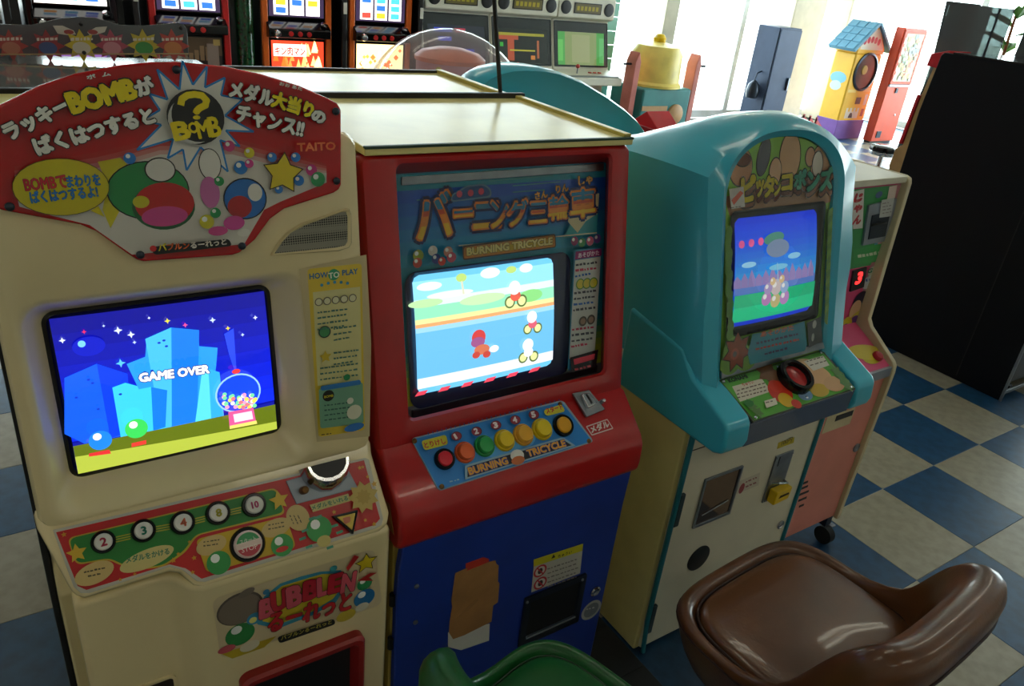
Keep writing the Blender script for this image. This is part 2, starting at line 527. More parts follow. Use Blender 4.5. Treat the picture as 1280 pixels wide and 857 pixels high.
# ------------------------------------------------------------------ the room
X0, X1, Y0, Y1, ZC = -5.0, 7.3, -4.5, 5.3, 2.6
fl = struct(MB().box(X0, X1, Y0, Y1, -0.12, -0.004).build('floor', 'grout', None, smooth=False))
T = 0.3; G = 0.0005
tb = {}
for k, mn in ((0, 'tile_blue'), (1, 'tile_white')):
    b = MB(); h = T / 2 - G; e = 0.0012
    b.loops([[V((sx * a, sy * a, z)) for sx, sy in ((-1, -1), (1, -1), (1, 1), (-1, 1))] for a, z in ((h, -0.004), (h, -0.0006), (h - e, 0.0))], 0, False, True)
    me = bpy.data.meshes.new('floor_tile'); me.from_pydata(b.v, [], b.f); me.materials.append(M[mn]); tb[k] = me
cand = []; far = []
for i in range(int(X0 / T) - 1, int(X1 / T) + 1):
    for j in range(int(Y0 / T) - 1, int(Y1 / T) + 1):
        cx, cy = (i + .5) * T, (j + .5) * T
        if cx - T / 2 < X0 or cx + T / 2 > X1 or cy - T / 2 < Y0 or cy + T / 2 > Y1: continue
        blue = (i + (-j - 1)) % 2 == 0
        p = proj((cx, cy, 0)); vis = False
        if p[2] > .2:
            q = [proj((cx + sx * T / 2, cy + sy * T / 2, 0)) for sx in (-1, 1) for sy in (-1, 1)]
            if all(w[2] > .15 for w in q):
                a0, a1 = min(w[0] for w in q), max(w[0] for w in q); b0, b1 = min(w[1] for w in q), max(w[1] for w in q)
                inf = a1 > 0 and a0 < 1280 and b1 > 0 and b0 < 857 and min(a1 - a0, b1 - b0) > 5
                zone = (a1 > 990 and b1 > 440) or (a0 < 130 and b1 > 430) or (a1 > 1000 and a0 < 1140 and b1 > 140 and b0 < 215) or (a1 > 740 and a0 < 1060 and b1 > 660)
                under = -1.95 < cx < -0.45 and 0.1 < cy
                vis = inf and zone and not under and not (cx > 1.25 and cy < 1.5)
                area_px = (a1 - a0) * (b1 - b0)
        (cand.append((area_px, cx, cy, blue)) if vis else far.append((cx, cy, blue)))
cand.sort(reverse=True)
for c in cand[300:]: far.append(c[1:])
for _, cx, cy, blue in cand[:300]:
    o = bpy.data.objects.new('floor_tile', tb[0 if blue else 1]); COL.objects.link(o); o.parent = fl; o.location = V((cx, cy, 0)) - POS[fl]
b = MB(); h = T / 2 - G
for cx, cy, blue in far: b.add([(cx - h, cy - h, 0), (cx + h, cy - h, 0), (cx + h, cy + h, 0), (cx - h, cy + h, 0)], [(0, 1, 2, 3)], 0 if blue else 1)
o = b.build('floor_tiling', ['tile_blue', 'tile_white'], fl, smooth=False); o['kind'] = 'stuff'

struct(MB().box(X0, X1, Y0, Y1, ZC, ZC + .1).build('ceiling', 'ceiling', None, smooth=False))
struct(MB().box(X0 - .1, X0, Y0, Y1 + .1, 0, ZC).build('wall_left', 'wall', None, smooth=False))
struct(MB().box(X0, X1 + .1, Y0 - .1, Y0, 0, ZC).build('wall_near', 'wall', None, smooth=False))
b = MB()
b.box(X0, -3.25, Y1, Y1 + .1, 0, ZC).box(-3.25, -1.95, Y1, Y1 + .1, 0, .7).box(-1.95, 2.65, Y1, Y1 + .1, 0, 1.75).box(-1.95, -1.85, Y1, Y1 + .1, 1.75, 2.45).box(2.55, 2.65, Y1, Y1 + .1, 1.75, 2.45).box(-1.95, 2.65, Y1, Y1 + .1, 2.45, ZC).box(-3.25, -1.95, Y1, Y1 + .1, 1.5, ZC).box(2.65, X1 + .1, Y1, Y1 + .1, 2.45, ZC)
struct(b.build('wall_back', 'wall_dark', None, smooth=False))
b = MB(); b.box(X1, X1 + .1, Y0, -1.1, 0, ZC).box(X1, X1 + .1, -1.1, Y1, 2.45, ZC)
struct(b.build('wall_right', 'wall', None, smooth=False))
struct(MB().box(5.36, 5.90, 5.0, 5.3, 0, ZC).build('pillar', 'pillar', None, 0.01))
struct(MB().box(6.35, 6.70, 5.0, 5.3, 0, ZC).build('pillar', 'pillar', None, 0.01))
struct(MB().box(3.62, 3.80, 5.16, 5.3, 0, ZC).build('pillar', 'pillar', None, 0.01))
struct(MB().box(-30, 40, Y1 + .1, 45, -0.15, -0.03).build('pavement', 'concrete', None, smooth=False))
struct(MB().box(X1 + .1, 40, -30, Y1 + .1, -0.15, -0.03).build('pavement', 'concrete', None, smooth=False))


def window(idx, along, a0, a1, fixed, n, zb=0.0, zt=2.45):
    """storefront glazing: frame with mullions, each pane its own piece"""
    f = MB(); t = .035
    bxx = (lambda p0, p1, z0, z1: f.box(p0, p1, fixed + .03, fixed + .08, z0, z1)) if along == 'x' else (lambda p0, p1, z0, z1: f.box(fixed + .03, fixed + .08, p0, p1, z0, z1))
    bxx(a0, a1, zb, zb + .08); bxx(a0, a1, zt - .07, zt)
    for k in range(n + 1):
        p = a0 + (a1 - a0) * k / n; q0 = max(a0, p - t); q1 = min(a1, p + t); bxx(q0, q1, zb + .08, zt - .07)
    w = struct(f.build('window_%d' % idx, 'mullion', None, 0.004))
    for k in range(n):
        p0 = a0 + (a1 - a0) * k / n + t; p1 = a0 + (a1 - a0) * (k + 1) / n - t
        g = MB()
        g.box(p0, p1, fixed + .052, fixed + .056, zb + .08, zt - .07) if along == 'x' else g.box(fixed + .052, fixed + .056, p0, p1, zb + .08, zt - .07)
        g.build('pane', 'window_glass', w, smooth=False)


window(1, 'x', 2.65, 7.3, Y1, 4)
window(2, 'y', -1.1, 5.3, X1, 5)
window(3, 'x', -3.25, -1.95, Y1, 1, 0.7, 1.5)
window(4, 'x', -1.85, 2.55, Y1, 4, 1.75)  # unseen high windows, added to brighten the cabinet tops from behind

LIGHT_Z = 2.5
lamps = [(-3.2, 0.35), (-0.9, 0.35), (1.6, .35), (-3.2, -2.0), (-.9, -2.0), (1.6, -2.0), (-3.2, 2.6), (-.9, 2.6), (1.6, 2.6)]
names = {(-3.2, 0.35): 'nearest the cream cabinet', (-0.9, 0.35): 'above the teal cabinet'}
for k, (lx, ly) in enumerate(lamps):
    r = root('ceiling_light', 'twin-tube white fluorescent ceiling light', 'ceiling light', (lx, ly, LIGHT_Z), 'fluorescent ceiling lights')
    b = MB().box(lx - .62, lx + .62, ly - .09, ly + .09, LIGHT_Z + .04, ZC).build('housing', 'lamp_body', r, .01)
    for s in (-1, 1):
        MB().tube([(lx - .6, ly + s * .05, LIGHT_Z + .022), (lx + .6, ly + s * .05, LIGHT_Z + .022)], .014, 10).build('tube', 'tube_light', r)

# ------------------------------------------------------------------ cabinet 1: cream medal game with the red arched header
XL, XR = -2.236, -1.795
c1 = root('medal_game_cabinet', 'cream moulded medal game cabinet with a red arched BOMB header', 'arcade cabinet', (-2.0155, .14, 0))
A = Print.lean(-.04, .70, .15)
b = MB().profile([(-.05, .0), (-.05, .60), (.035, .68), (.10, 1.14), (.385, 1.14), (.385, 0)], XL + .004, XR - .004)
b.build('body', 'cream_side', c1, .004)
MB().box(XL + .004, XR - .004, .05, .385, 1.14, 1.148).build('top_panel', 'top_sheet', c1, .002)
MB().box(XL, XR, .383, .397, 1.125, 1.155).build('rear_edge_strip', 'black', c1, .002)
MB().profile([(-.03, .02), (-.03, .60), (.0, .70), (.07, 1.13), (.385, 1.13), (.385, .02)], XL - .005, XL + .003).build('side_panel', 'black', c1, .002)
# lower front, recessed on its left
b = MB().prism([(XL + .018, -.02, .02), (XL + .018, -.078, .02), (-2.112, -.078, .02), (-2.098, -.086, .02), (-2.086, -.108, .02), (-2.070, -.118, .02), (XR, -.118, .02), (XR, -.02, .02)], (0, 0, .585))
b.build('lower_front', 'cream_plastic', c1, .010, 3)
# console: sloped shelf cut out on its left
B = Print.lean(-.04, .70, .83)
B.O = B.O + B.N * .002
B0 = Print.lean(-.04, .70, .83)
cons = [(46, 660), (40, 636), (464, 546), (466, 566), (488, 640), (486, 655), (476, 664), (255, 733), (243, 731), (226, 716), (212, 714), (106, 747), (94, 745), (86, 733)]
B0.slab('console', cons, .055, 'cream_plastic', c1, 0.0, .008)
# monitor bezel: plate with a rounded recess
u0, u1 = XL, XR; v1 = (1.165 - .70) * math.sqrt(1 + .15 ** 2)
ob = []
def ring_outer(P, u0, u1, v0, v1, h, n=6, r=.02): return rr_loop(P, u0, u1, v0, v1, r, h, n)
scr = [(55, 395), (335, 355), (350, 545), (88, 588)]
D1 = Print.lean(-.04, .70, .15, -.034)
su = [D1.uv(*p) for p in scr]
su0 = (su[0][0] + su[3][0]) / 2; su1 = (su[1][0] + su[2][0]) / 2; sv1 = (su[0][1] + su[1][1]) / 2; sv0 = (su[2][1] + su[3][1]) / 2
b = MB()
b.loops([ring_outer(A, u0, u1, -.005, v1, -.09), ring_outer(A, u0, u1, -.005, v1, -.012), ring_outer(A, u0 + .004, u1 - .004, -.001, v1 - .004, -.003), ring_outer(A, u0 + .012, u1 - .012, .006, v1 - .012, 0),
         rr_loop(A, su0 - .030, su1 + .040, sv0 - .042, sv1 + .028, .03, 0), rr_loop(A, su0 - .024, su1 + .034, sv0 - .036, sv1 + .022, .028, -.003), rr_loop(A, su0 - .020, su1 + .026, sv0 - .026, sv1 + .014, .026, -.012),
         rr_loop(A, su0 - .002, su1 + .002, sv0 - .002, sv1 + .002, .016, -.036)], 0)
b.build('monitor_bezel', 'cream_plastic', c1)
# tube surround and picture
MB().loops([rr_loop(A, su0 - .012, su1 + .012, sv0 - .012, sv1 + .012, .018, -.050), rr_loop(A, su0 - .003, su1 + .003, sv0 - .003, sv1 + .003, .014, -.035), rr_loop(A, su0 + .002, su1 - .003, sv0 + .004, sv1 - .002, .012, -.032), rr_loop(A, su0 + .004, su1 - .006, sv0 + .008, sv1 - .005, .012, -.036)], 0, True, True).build('screen_surround', 'black', c1)
S = Print.lean(-.04, .70, .15, -.0335, step=.00022)
cu, cv = (su0 + su1) / 2, (sv0 + sv1) / 2; hw, hh = (su1 - su0) / 2 - .006, (sv1 - sv0) / 2 - .006


def quadmap(P, c):
    """unit square -> plane, from the four pixel corners (TL, TR, BR, BL)"""
    q = [V(P.uv(*p)) for p in c]
    return lambda x, y: tuple((q[0] * (1 - x) + q[1] * x) * (1 - y) + (q[3] * (1 - x) + q[2] * x) * y)


def bulge1(u, v): return .003 * (1 - ((u - cu) / hw) ** 2) + .003 * (1 - ((v - cv) / hh) ** 2) + .0012


S.rectuv(cu - hw, cv - hh, cu + hw, cv + hh, (4, 8, 150))
lim = lambda pts: pts
for k in range(8):
    a = cv + hh - hh * 2 * .78 * k / 8; bb = cv + hh - hh * 2 * .78 * (k + 1) / 8
    S.rectuv(cu - hw, bb, cu + hw, a, mixc((6, 6, 140), (10, 40, 235), k / 7))
S.poly([(80, 470), (120, 452), (150, 470), (160, 540), (105, 552), (80, 540)], (20, 90, 250))
S.poly([(120, 452), (158, 464), (165, 535), (137, 545)], (10, 60, 230))
S.poly([(157, 452), (180, 443), (182, 421), (212, 407), (246, 410), (247, 430), (270, 432), (268, 455), (262, 500), (250, 530), (200, 538), (180, 500)], (40, 150, 250))
S.poly([(180, 421), (212, 407), (213, 530), (200, 535)], (70, 185, 255))
S.poly([(213, 407), (247, 410), (244, 530), (213, 535)], (24, 120, 240))
S.poly([(278, 415), (290, 408), (294, 470), (284, 440)], (40, 70, 230))
S.poly([(139, 481), (155, 475), (170, 479), (172, 483), (187, 480), (207, 484), (205, 532), (150, 545)], (60, 200, 250))
S.poly([(187, 480), (207, 484), (205, 530), (190, 535)], (20, 120, 225))
S.poly([(250, 462), (258, 458), (272, 462), (276, 520), (242, 524)], (90, 215, 245))
S.poly([(258, 458), (272, 462), (278, 520), (262, 522)], (50, 170, 240))
# the meadow at the bottom
gl = [S.uv(*p) for p in ((84, 556), (346, 502))]
S.polyuv([(cu - hw, gl[0][1]), (cu + hw, gl[1][1]), (cu + hw, cv - hh), (cu - hw, cv - hh)], (96, 112, 20))
gl = [S.uv(*p) for p in ((84, 570), (346, 524))]
S.polyuv([(cu - hw, gl[0][1]), (cu + hw, gl[1][1]), (cu + hw, cv - hh), (cu - hw, cv - hh)], (176, 190, 66))
S.ell(110, 430, 19, 13, (8, 24, 190)); S.ell(101, 427, 4.5, col=(120, 200, 255))
for x, y, r, c in ((77, 423, 3.2, (230, 240, 255)), (104, 412, 2.4, (230, 40, 90)), (146, 410, 4, (220, 235, 255)), (162, 415, 3.6, (220, 235, 255)), (149, 450, 4.5, (90, 190, 255)), (207, 398, 3, (220, 210, 60)), (229, 403, 2.6, (240, 80, 150)), (263, 397, 3, (200, 220, 255)), (282, 407, 2.4, (230, 210, 60)), (166, 424, 2, (200, 220, 255)), (128, 404, 1.6, (200, 220, 255)), (300, 415, 2, (200, 220, 255)), (184, 394, 1.6, (230, 240, 255)), (316, 394, 2.4, (220, 230, 255))):
    S.star(x, y, r * 1.3, c, 4, .4)
for x, y in ((109, 470), (114, 474), (94, 492), (121, 506), (196, 424), (202, 421), (205, 428), (178, 460), (187, 458), (148, 487)): S.ell(x, y, 2.0, 1.4, (8, 50, 190), n=10)
# gumball machine of the picture
S.ell(294, 486, 27, 25, (150, 200, 250)); S.ell(294, 486, 25, 23, (20, 70, 225))
S.ell(291, 459, 5, 3, (235, 60, 60))
rb = random.Random(3)
for k in range(46):
    S.ell(294 + rb.uniform(-20, 20), 492 + rb.uniform(-5, 9) - abs(0), 2.6, col=rb.choice([(250, 120, 130), (255, 250, 240), (250, 220, 90), (120, 230, 160), (250, 160, 200)]), n=9)
S.poly([(279, 506), (310, 501), (314, 521), (281, 527)], (230, 90, 150)); S.poly([(285, 509), (308, 505), (310, 515), (287, 519)], (250, 220, 240)); S.poly([(281, 523), (314, 517), (315, 521), (281, 527)], (240, 220, 110))
S.text('GAME OVER', (170, 468), (255, 457), (245, 248, 255), bold=.06, out=(30, 40, 120), ow=.12, up=(170, 458))
# two plain bubbles where the picture shows players
S.bubble(122, 540, 13, (30, 130, 240)); S.bubble(166, 525, 13, (60, 210, 90))
S.poly([(108, 556), (133, 551), (135, 556), (108, 560)], (220, 50, 50)); S.poly([(160, 543), (178, 539), (178, 544), (160, 548)], (225, 60, 50))
S.build('screen_picture', 'crt', c1, bulge1)

# red arched header plate
HD = Print.lean(-.04, .70, .15, .010)
top = [(0, 131), (49, 107), (94, 92), (150, 81.5), (190, 77.5), (221, 77), (281, 82.5), (326, 92), (375, 107), (409, 122), (422, 129), (427, 137)]
out = [HD.uv(*p) for p in top] + [HD.uv(*p) for p in ((427, 231), (424, 237), (418, 241), (356, 261), (338, 274), (319, 300), (300, 316), (291, 319), (180, 327), (172, 325), (161, 318), (120, 289), (101, 281), (0, 262.5))]
out += [HD.uv(-6, 257), HD.uv(-8, 250), HD.uv(-8, 146), HD.uv(-6, 138)]
hp = HD.slab('header_plate', out, .012, plas((190, 12, 18), .22, .2, 'header_red'), c1, 0, .003, True)
HA = Print.lean(-.04, .70, .15, .0104)
# pale lower field fading upward into the red
def hfield(t, col): HA.poly([(18, 208 + 26 * t), (120, 190 + 34 * t), (200, 172 + 26 * t), (290, 172 + 26 * t), (360, 190 + 26 * t), (408, 205 + 14 * t), (408, 228), (350, 252), (330, 262), (305, 305), (165, 318), (112, 281), (60, 268), (24, 258)], col)
for k in range(5): hfield(k / 5, mixc((186, 30, 28), (212, 206, 196), k / 4))
bst = [(196.3, 86.6), (224.3, 112), (227.8, 76.1), (240.9, 106), (258.4, 83), (256, 109.4), (281, 97), (276, 119), (303, 124), (281, 144.4), (317, 164.5), (282, 162.8), (299.5, 183), (275, 175), (284.7, 214.4), (250.5, 183.8), (233, 212.7), (228.6, 186.4), (209.4, 197.8), (216.4, 173.3), (171, 187.3), (201.5, 155.8), (178, 150), (199.8, 137.4), (186, 117), (209.4, 124.3)]
HA.poly(bst, (226, 224, 216)); HA.line(bst + [bst[0]], 2.6, (40, 130, 205))
# plain coloured balls in the place of the picture's figures
HA.poly([(122, 202), (150, 197), (170, 215), (150, 262), (138, 285), (128, 262), (134, 230)], (206, 192, 24))
HA.ell(186, 238, 50, 38, (20, 20, 20)); HA.ell(186, 238, 48.5, 36.5, (36, 138, 72))
HA.ell(205, 258, 38, 30, (30, 90, 50)); HA.ell(206, 254, 36, 27, (196, 36, 34)); HA.ell(206, 270, 28, 13, (206, 70, 140))
HA.ell(200, 212, 19, 16, (20, 20, 20)); HA.ell(200, 212, 17.5, 14.5, (218, 214, 206)); HA.ell(176, 252, 10, 8, (200, 190, 40))
HA.ell(262, 205, 14, 20, (30, 30, 30)); HA.ell(262, 205, 13, 19, (224, 220, 212)); HA.ell(262, 240, 12, 20, (200, 110, 170))
HA.ell(306, 248, 27, 26, (20, 30, 40)); HA.ell(306, 248, 25.5, 24.5, (36, 110, 190)); HA.ell(299, 258, 15, 14, (176, 34, 40)); HA.ell(292, 278, 13, 9, (206, 70, 150)); HA.ell(318, 240, 9, 11, (222, 220, 212))
HA.ell(272, 288, 12, 6, (206, 70, 140)); HA.ell(304, 290, 8, 5, (224, 220, 210))
for x, y, r, c in ((300, 209, 8.5, (30, 120, 200)), (310.5, 204, 5.5, (206, 60, 140)), (310.5, 190.5, 6.5, (214, 200, 40)), (273, 226, 6, (40, 150, 80)), (388, 212, 7, (196, 50, 130)), (396, 223.5, 9, (36, 150, 84)), (338.5, 196, 6, (40, 120, 200)), (368, 196, 6, (40, 120, 200)), (372, 225, 6.5, (40, 120, 200)), (347, 236, 5, (40, 120, 200)), (285, 182, 7, (200, 60, 120)), (268, 265, 6.5, (40, 150, 80)), (257, 276, 9, (206, 196, 40)), (161, 197, 7.5, (40, 120, 200))):
    HA.bubble(x, y, r, c)
HA.star(352, 216, 27, (60, 40, 10), 5, .55, HP - .15); HA.star(352, 216, 24.5, (226, 200, 40), 5, .55, HP - .15)
HA.ell(77, 233, 57, 38, (90, 80, 10)); HA.ell(77, 233, 56, 37, (206, 190, 16)); HA.poly([(122, 256), (130, 270), (112, 262)], (206, 190, 16))
HA.text('BOMBで', (32, 238), (84, 233), (206, 40, 44), bold=.03, out=(90, 40, 40), ow=.06, up=(32, 222)); HA.text('まわりを', (84, 233), (125, 230), (34, 120, 190), bold=.03, out=(20, 70, 110), ow=.06, up=(84, 219))
HA.text('ばくはつするよ!', (39, 253), (122, 245), (34, 120, 190), bold=.03, out=(20, 70, 110), ow=.06, up=(39, 238))
kw = dict(out=(18, 14, 14), ow=.125)
HA.text('ラッキー', (13, 175), (89, 138), (232, 228, 220), bold=.07, up=(5, 155), **kw)
HA.text('BOMB', (91, 141), (171, 121), (238, 214, 14), bold=.075, up=(86, 116), **kw)
HA.text('が', (173, 120), (193, 113), (232, 228, 220), bold=.07, up=(170, 100), **kw)
HA.text('ばくはつすると', (48, 193), (193, 152), (232, 228, 220), bold=.075, up=(42, 172), **kw)
HA.text('メダル', (284, 120), (337, 133), (232, 228, 220), bold=.075, up=(290, 100), **kw)
HA.text('大当り', (336, 132), (386, 147), (238, 214, 14), bold=.075, up=(342, 114), **kw)
HA.text('の', (386, 149), (401, 154), (232, 228, 220), bold=.075, up=(388, 136), **kw)
HA.text('チャンス!!', (292, 151), (374, 171), (232, 228, 220), bold=.07, up=(297, 131), **kw)
HA.text('ボ  ム', (108, 99), (137, 94), (226, 222, 214), bold=.03, up=(107, 94))
HA.text('おお あた', (346, 106), (374, 113), (226, 222, 214), bold=.03, up=(347, 102))
HA.ell(242.6, 146, 35.5, 34.5, (14, 13, 14)); HA.ell(238, 150, 29.5, 29.5, (200, 198, 190)); HA.ell(244.5, 145, 31.5, 32, (14, 13, 14))
qm = [(223.5, 131), (225, 123), (232, 118.5), (241, 117.5), (250, 119), (255.5, 125), (254, 131), (247, 134.5), (243, 138.5), (242.5, 141)]
HA.line(qm, 8.5, (238, 214, 14))
for p_ in qm[1:-1]: HA.ell(p_[0], p_[1], 4.25, col=(238, 214, 14), n=14)
HA.ell(243, 146, 4.6, 2.6, (238, 214, 14))
for ch, x0_, y0_, x1_, y1_, uy in (('B', 217, 174, 236, 171, 153), ('O', 235, 166, 246, 164, 153), ('M', 246.5, 172, 261, 169.5, 151), ('B', 262, 170, 274, 168, 146)): HA.text(ch, (x0_, y0_), (x1_, y1_), (238, 214, 14), bold=.045, up=(x0_ - 2, uy))
HA.rrect([(186, 306), (283, 296), (287, 305), (190, 316)], 5, (16, 12, 12))
HA.text('バ', (196, 311), (206, 310), (214, 190, 30), bold=.04); HA.text('ブルン', (207, 310), (234, 308), (226, 96, 30), bold=.04); HA.text('るーれっと', (236, 308), (280, 303), (226, 214, 200), bold=.04)
HA.ell(189, 308, 4, col=(206, 30, 34))
HA.text('TAITO', (368, 188), (415, 186), (240, 120, 70), bold=.03, up=(368, 178))
HA.build('printed_artwork', 'ink_gloss', hp)
for p in ((220, 87), (419, 139), (420, 226), (302, 307), (175, 318), (12, 258)):
    screw(c1, HA.w(p[0], p[1], .002), HA.N, .0048, 'dark_steel')
# speaker grille
SG = Print.lean(-.04, .70, .15, .001)
gr = [(342, 317), (352, 302), (362, 291), (380, 281), (428, 264), (433, 264), (435, 270), (435, 302), (432, 307), (420, 310)]
g = SG.slab('speaker_grille', gr, .004, 'grille', c1, 0.0006, .0008)
ctr = V((sum(p[0] for p in gr) / len(gr), sum(p[1] for p in gr) / len(gr)))
lo_ = [SG.w(*p, .0) for p in gr]; big = [SG.w(*(V(p) + (V(p) - ctr).normalized() * 5), .0) for p in gr]
up_ = [SG.w(*(V(p) + (V(p) - ctr).normalized() * 2.5), .004) for p in gr]
MB().loops([big, up_, [SG.w(*(V(p) - (V(p) - ctr).normalized() * 1), .0008) for p in gr]], flip=True).build('grille_rim', 'cream_plastic', c1)
# how-to-play card
HC = Print.lean(-.04, .70, .15, .0012)
HC.poly([(374, 336), (458, 318), (464, 430), (462, 545), (396, 552)], (206, 186, 140))
HC.rrect([(384, 336), (452, 329), (456, 537), (398, 546)], 5, (228, 196, 60))
HC.poly([(391, 365), (450, 358), (452, 475), (397, 482)], (224, 214, 150))
HC.text('HOW TO PLAY', (387, 349), (447, 342), (30, 110, 170), bold=.03, up=(387, 342))
HC.ell(417, 343, 7, col=(50, 160, 110)); HC.text('TO', (411, 348), (424, 346), (240, 240, 220), bold=.03, up=(411, 341))
for k in range(5): HC.ell(402 + 8 * k, 356 - 2.5 * math.sin(k / 4 * math.pi) - k * .6, 2, col=(60, 150, 190), n=8)
for k in range(5): HC.ell(398 + 10.5 * k, 377 - 1.3 * k, 5, col=(90, 80, 70), n=14); HC.ell(398 + 10.5 * k, 377 - 1.3 * k, 4, col=(226, 220, 180), n=14)
HC.ell(405, 414, 7.5, col=(40, 60, 50)); HC.ell(405, 414, 6.2, col=(70, 150, 90)); HC.star(406, 445, 8, (220, 190, 40))
for k in range(4): HC.greek((396, 391 + 7 * k), (436 - 4 * (k % 2), 386 + 7 * k), (70, 120, 110), 2.4)
for k in range(3): HC.greek((416, 411 + 7 * k), (444 - 3 * k, 407 + 7 * k), (70, 120, 110), 2.2)
for k in range(3): HC.greek((416, 441 + 7 * k), (448 - 3 * k, 437 + 7 * k), (70, 120, 110), 2.2)
for k in range(3): HC.greek((399, 460 + 7 * k), (446, 454 + 7 * k), (70, 120, 110), 2.2)
HC.rrect([(397, 484), (452, 476), (453, 527), (399, 534)], 4, (120, 170, 140)); HC.rrect([(399, 481), (449, 473), (450, 479), (400, 487)], 3, (40, 120, 190))
HC.ell(409, 493, 7, col=(30, 30, 20)); HC.text('BOMB', (404, 496), (415, 494), (220, 200, 40), bold=.03); HC.ell(432, 470, 4, col=(40, 140, 80))
for k in range(4): HC.greek((404, 506 + 6 * k), (436, 502 + 6 * k), (60, 100, 90), 2)
HC.ell(441, 532, 12, 5, (50, 120, 200)); HC.ell(436, 499, 4, col=(230, 226, 210)); HC.ell(441, 513, 9, col=(226, 224, 200)); HC.greek((400, 542), (413, 540), (70, 60, 30), 1.6)
HC.build('how_to_play_card', 'ink', c1)

# control panel of cabinet 1
CP = [(66, 662), (456, 572), (461, 574), (479, 648), (477, 656), (470, 660), (256, 727), (246, 726), (228, 712), (212, 708), (112, 741), (101, 741), (92, 733)]
cp = B.slab('control_panel', CP, .003, plas((196, 190, 176), .3, .2, 'panel_edge'), c1, .0005, .0008)
BA = Print.lean(-.04, .70, .83, .0028)
ctr = V((280, 660))
BA.poly([(70, 665), (455, 575), (475, 648), (468, 656), (252, 723), (232, 710), (212, 705), (108, 737), (97, 732)], (196, 18, 20))
BA.rrect([(84, 672), (345, 609), (357, 642), (246, 669), (232, 690), (205, 708), (172, 712), (150, 706), (136, 699), (95, 706)], 9, (196, 170, 40))
BA.rrect([(86, 673), (344, 611), (355, 640), (244, 668), (230, 688), (204, 706), (172, 710), (151, 704), (137, 697), (96, 704)], 9, (30, 128, 44))
BA.ell(184, 698, 34, 12, (206, 190, 120), .12); BA.text('メダルをかける', (158, 704), (212, 692), (40, 120, 90), bold=.03, up=(157, 696))
for a, b_ in (((145, 674), (163, 670)), ((195, 661), (212, 658)), ((244, 651), (256, 648)), ((288, 640), (301, 637))):
    for d in (-3, 0, 3): BA.line([(a[0], a[1] + d), (b_[0], b_[1] + d)], 1.6, (176, 176, 40))
BA.rrect([(244, 674), (357, 645), (370, 684), (258, 716)], 8, (206, 168, 24))
BA.ell(264, 681, 19, 12, (206, 176, 110), .1); BA.ell(345, 659, 19, 11, (206, 176, 110), .1); BA.ell(372, 647, 14, 17, (206, 176, 110), .3)
for y in (678, 683): BA.greek((254, y), (274, y - 3), (90, 80, 50), 1.8); BA.greek((335, y - 21), (356, y - 25), (90, 80, 50), 1.8)
for x in (367, 372, 377): BA.greek((x - 6, 644), (x - 1, 655), (90, 80, 50), 1.6)
BA.bubble(273, 703, 15, (50, 150, 70)); BA.bubble(352, 681, 14, (50, 150, 70)); BA.ell(352, 686, 8, 3.5, (200, 50, 40)); BA.bubble(398, 661, 16, (50, 150, 70)); BA.ell(404, 676, 9, 7, (196, 180, 100))
BA.star(96, 691, 13, (216, 176, 40)); BA.star(348, 625, 13, (216, 176, 40))
BA.ell(118, 716, 24, 14, (206, 176, 110), .15); BA.greek((105, 716), (132, 710), (90, 80, 50), 2.4); BA.greek((110, 721), (128, 717), (90, 80, 50), 2.4)
BA.poly([(386, 631), (434, 617), (437, 626), (390, 640)], (196, 180, 110)); BA.text('メダルをいれる', (389, 638), (434, 625), (50, 110, 80), bold=.03, up=(388, 632))
BA.star(453, 621, 20, (196, 166, 80), 9, .7); BA.star(453, 621, 10, (180, 150, 60), 9, .7)
rb = random.Random(8)
for x, y in ((150, 724), (216, 700), (236, 677), (242, 697), (452, 584), (458, 596), (466, 605), (455, 650), (466, 655), (448, 585), (416, 640), (240, 715), (168, 717), (80, 668), (440, 663), (222, 692)): BA.star(x, y, rb.uniform(2.2, 4.0), (206, 150, 30))
for x, y in ((388, 647), (396, 645), (379, 662), (376, 672), (384, 682), (416, 656), (422, 664), (410, 683)): BA.poly([(x - 4, y + 1), (x + 4, y - 2), (x + 5, y + 1), (x - 3, y + 4)], (70, 150, 120))
BA.build('printed_artwork', 'ink', cp)
digits = (('2', 129, 677, (190, 40, 70)), ('3', 179, 663, (30, 140, 110)), ('4', 228, 653, (224, 110, 70)), ('8', 272, 641, (190, 180, 40)), ('10', 317, 631, (180, 50, 100)))
for tx, x, y, c in digits:
    o, top_ = button(c1, BA, x, y, 15.5, 'black_gloss', plas((222, 218, 208)))
    q = Print(top_, BA.U, BA.W); h = .010 if len(tx) == 1 else .009
    vs, fs, w0, h0 = text_tris(tx); k = h / h0
    for dx, dy in ((0, 0), (.0006, 0), (-.0006, 0), (0, .0006), (0, -.0006)):
        q.items.append(([((vx - w0 / 2) * k * (1.1 if len(tx) == 1 else .9) + dx, (vy - h0 / 2) * k + dy) for vx, vy in vs], fs, c, 1))
    q.build('numeral', 'ink', o)
o, top_ = button(c1, BA, 309, 680, 22.5, 'black_gloss', plas((226, 200, 190)), capr=.78)
q = Print(top_, BA.U, BA.W); R = BA.sc(309, 680) * 15
q.polyuv([(R * math.cos(a / 12 * math.pi), R * math.sin(a / 12 * math.pi)) for a in range(1, 12)], (60, 150, 90)); q.polyuv([(R * math.cos(a / 12 * math.pi), R * math.sin(a / 12 * math.pi)) for a in range(13, 24)], (190, 60, 70))
for tx, vy0 in (('スタート', R * .12), ('STOP', -R * .55)):
    vs, fs, w0, h0 = text_tris(tx); k = R * 1.35 / w0
    q.items.append(([((vx - w0 / 2) * k, vy0 + vy * R * .42 / h0) for vx, vy in vs], fs, (236, 226, 214), 3))
q.build('start_lettering', 'ink', o)
tri = [(413, 645), (446, 637), (440, 668)]
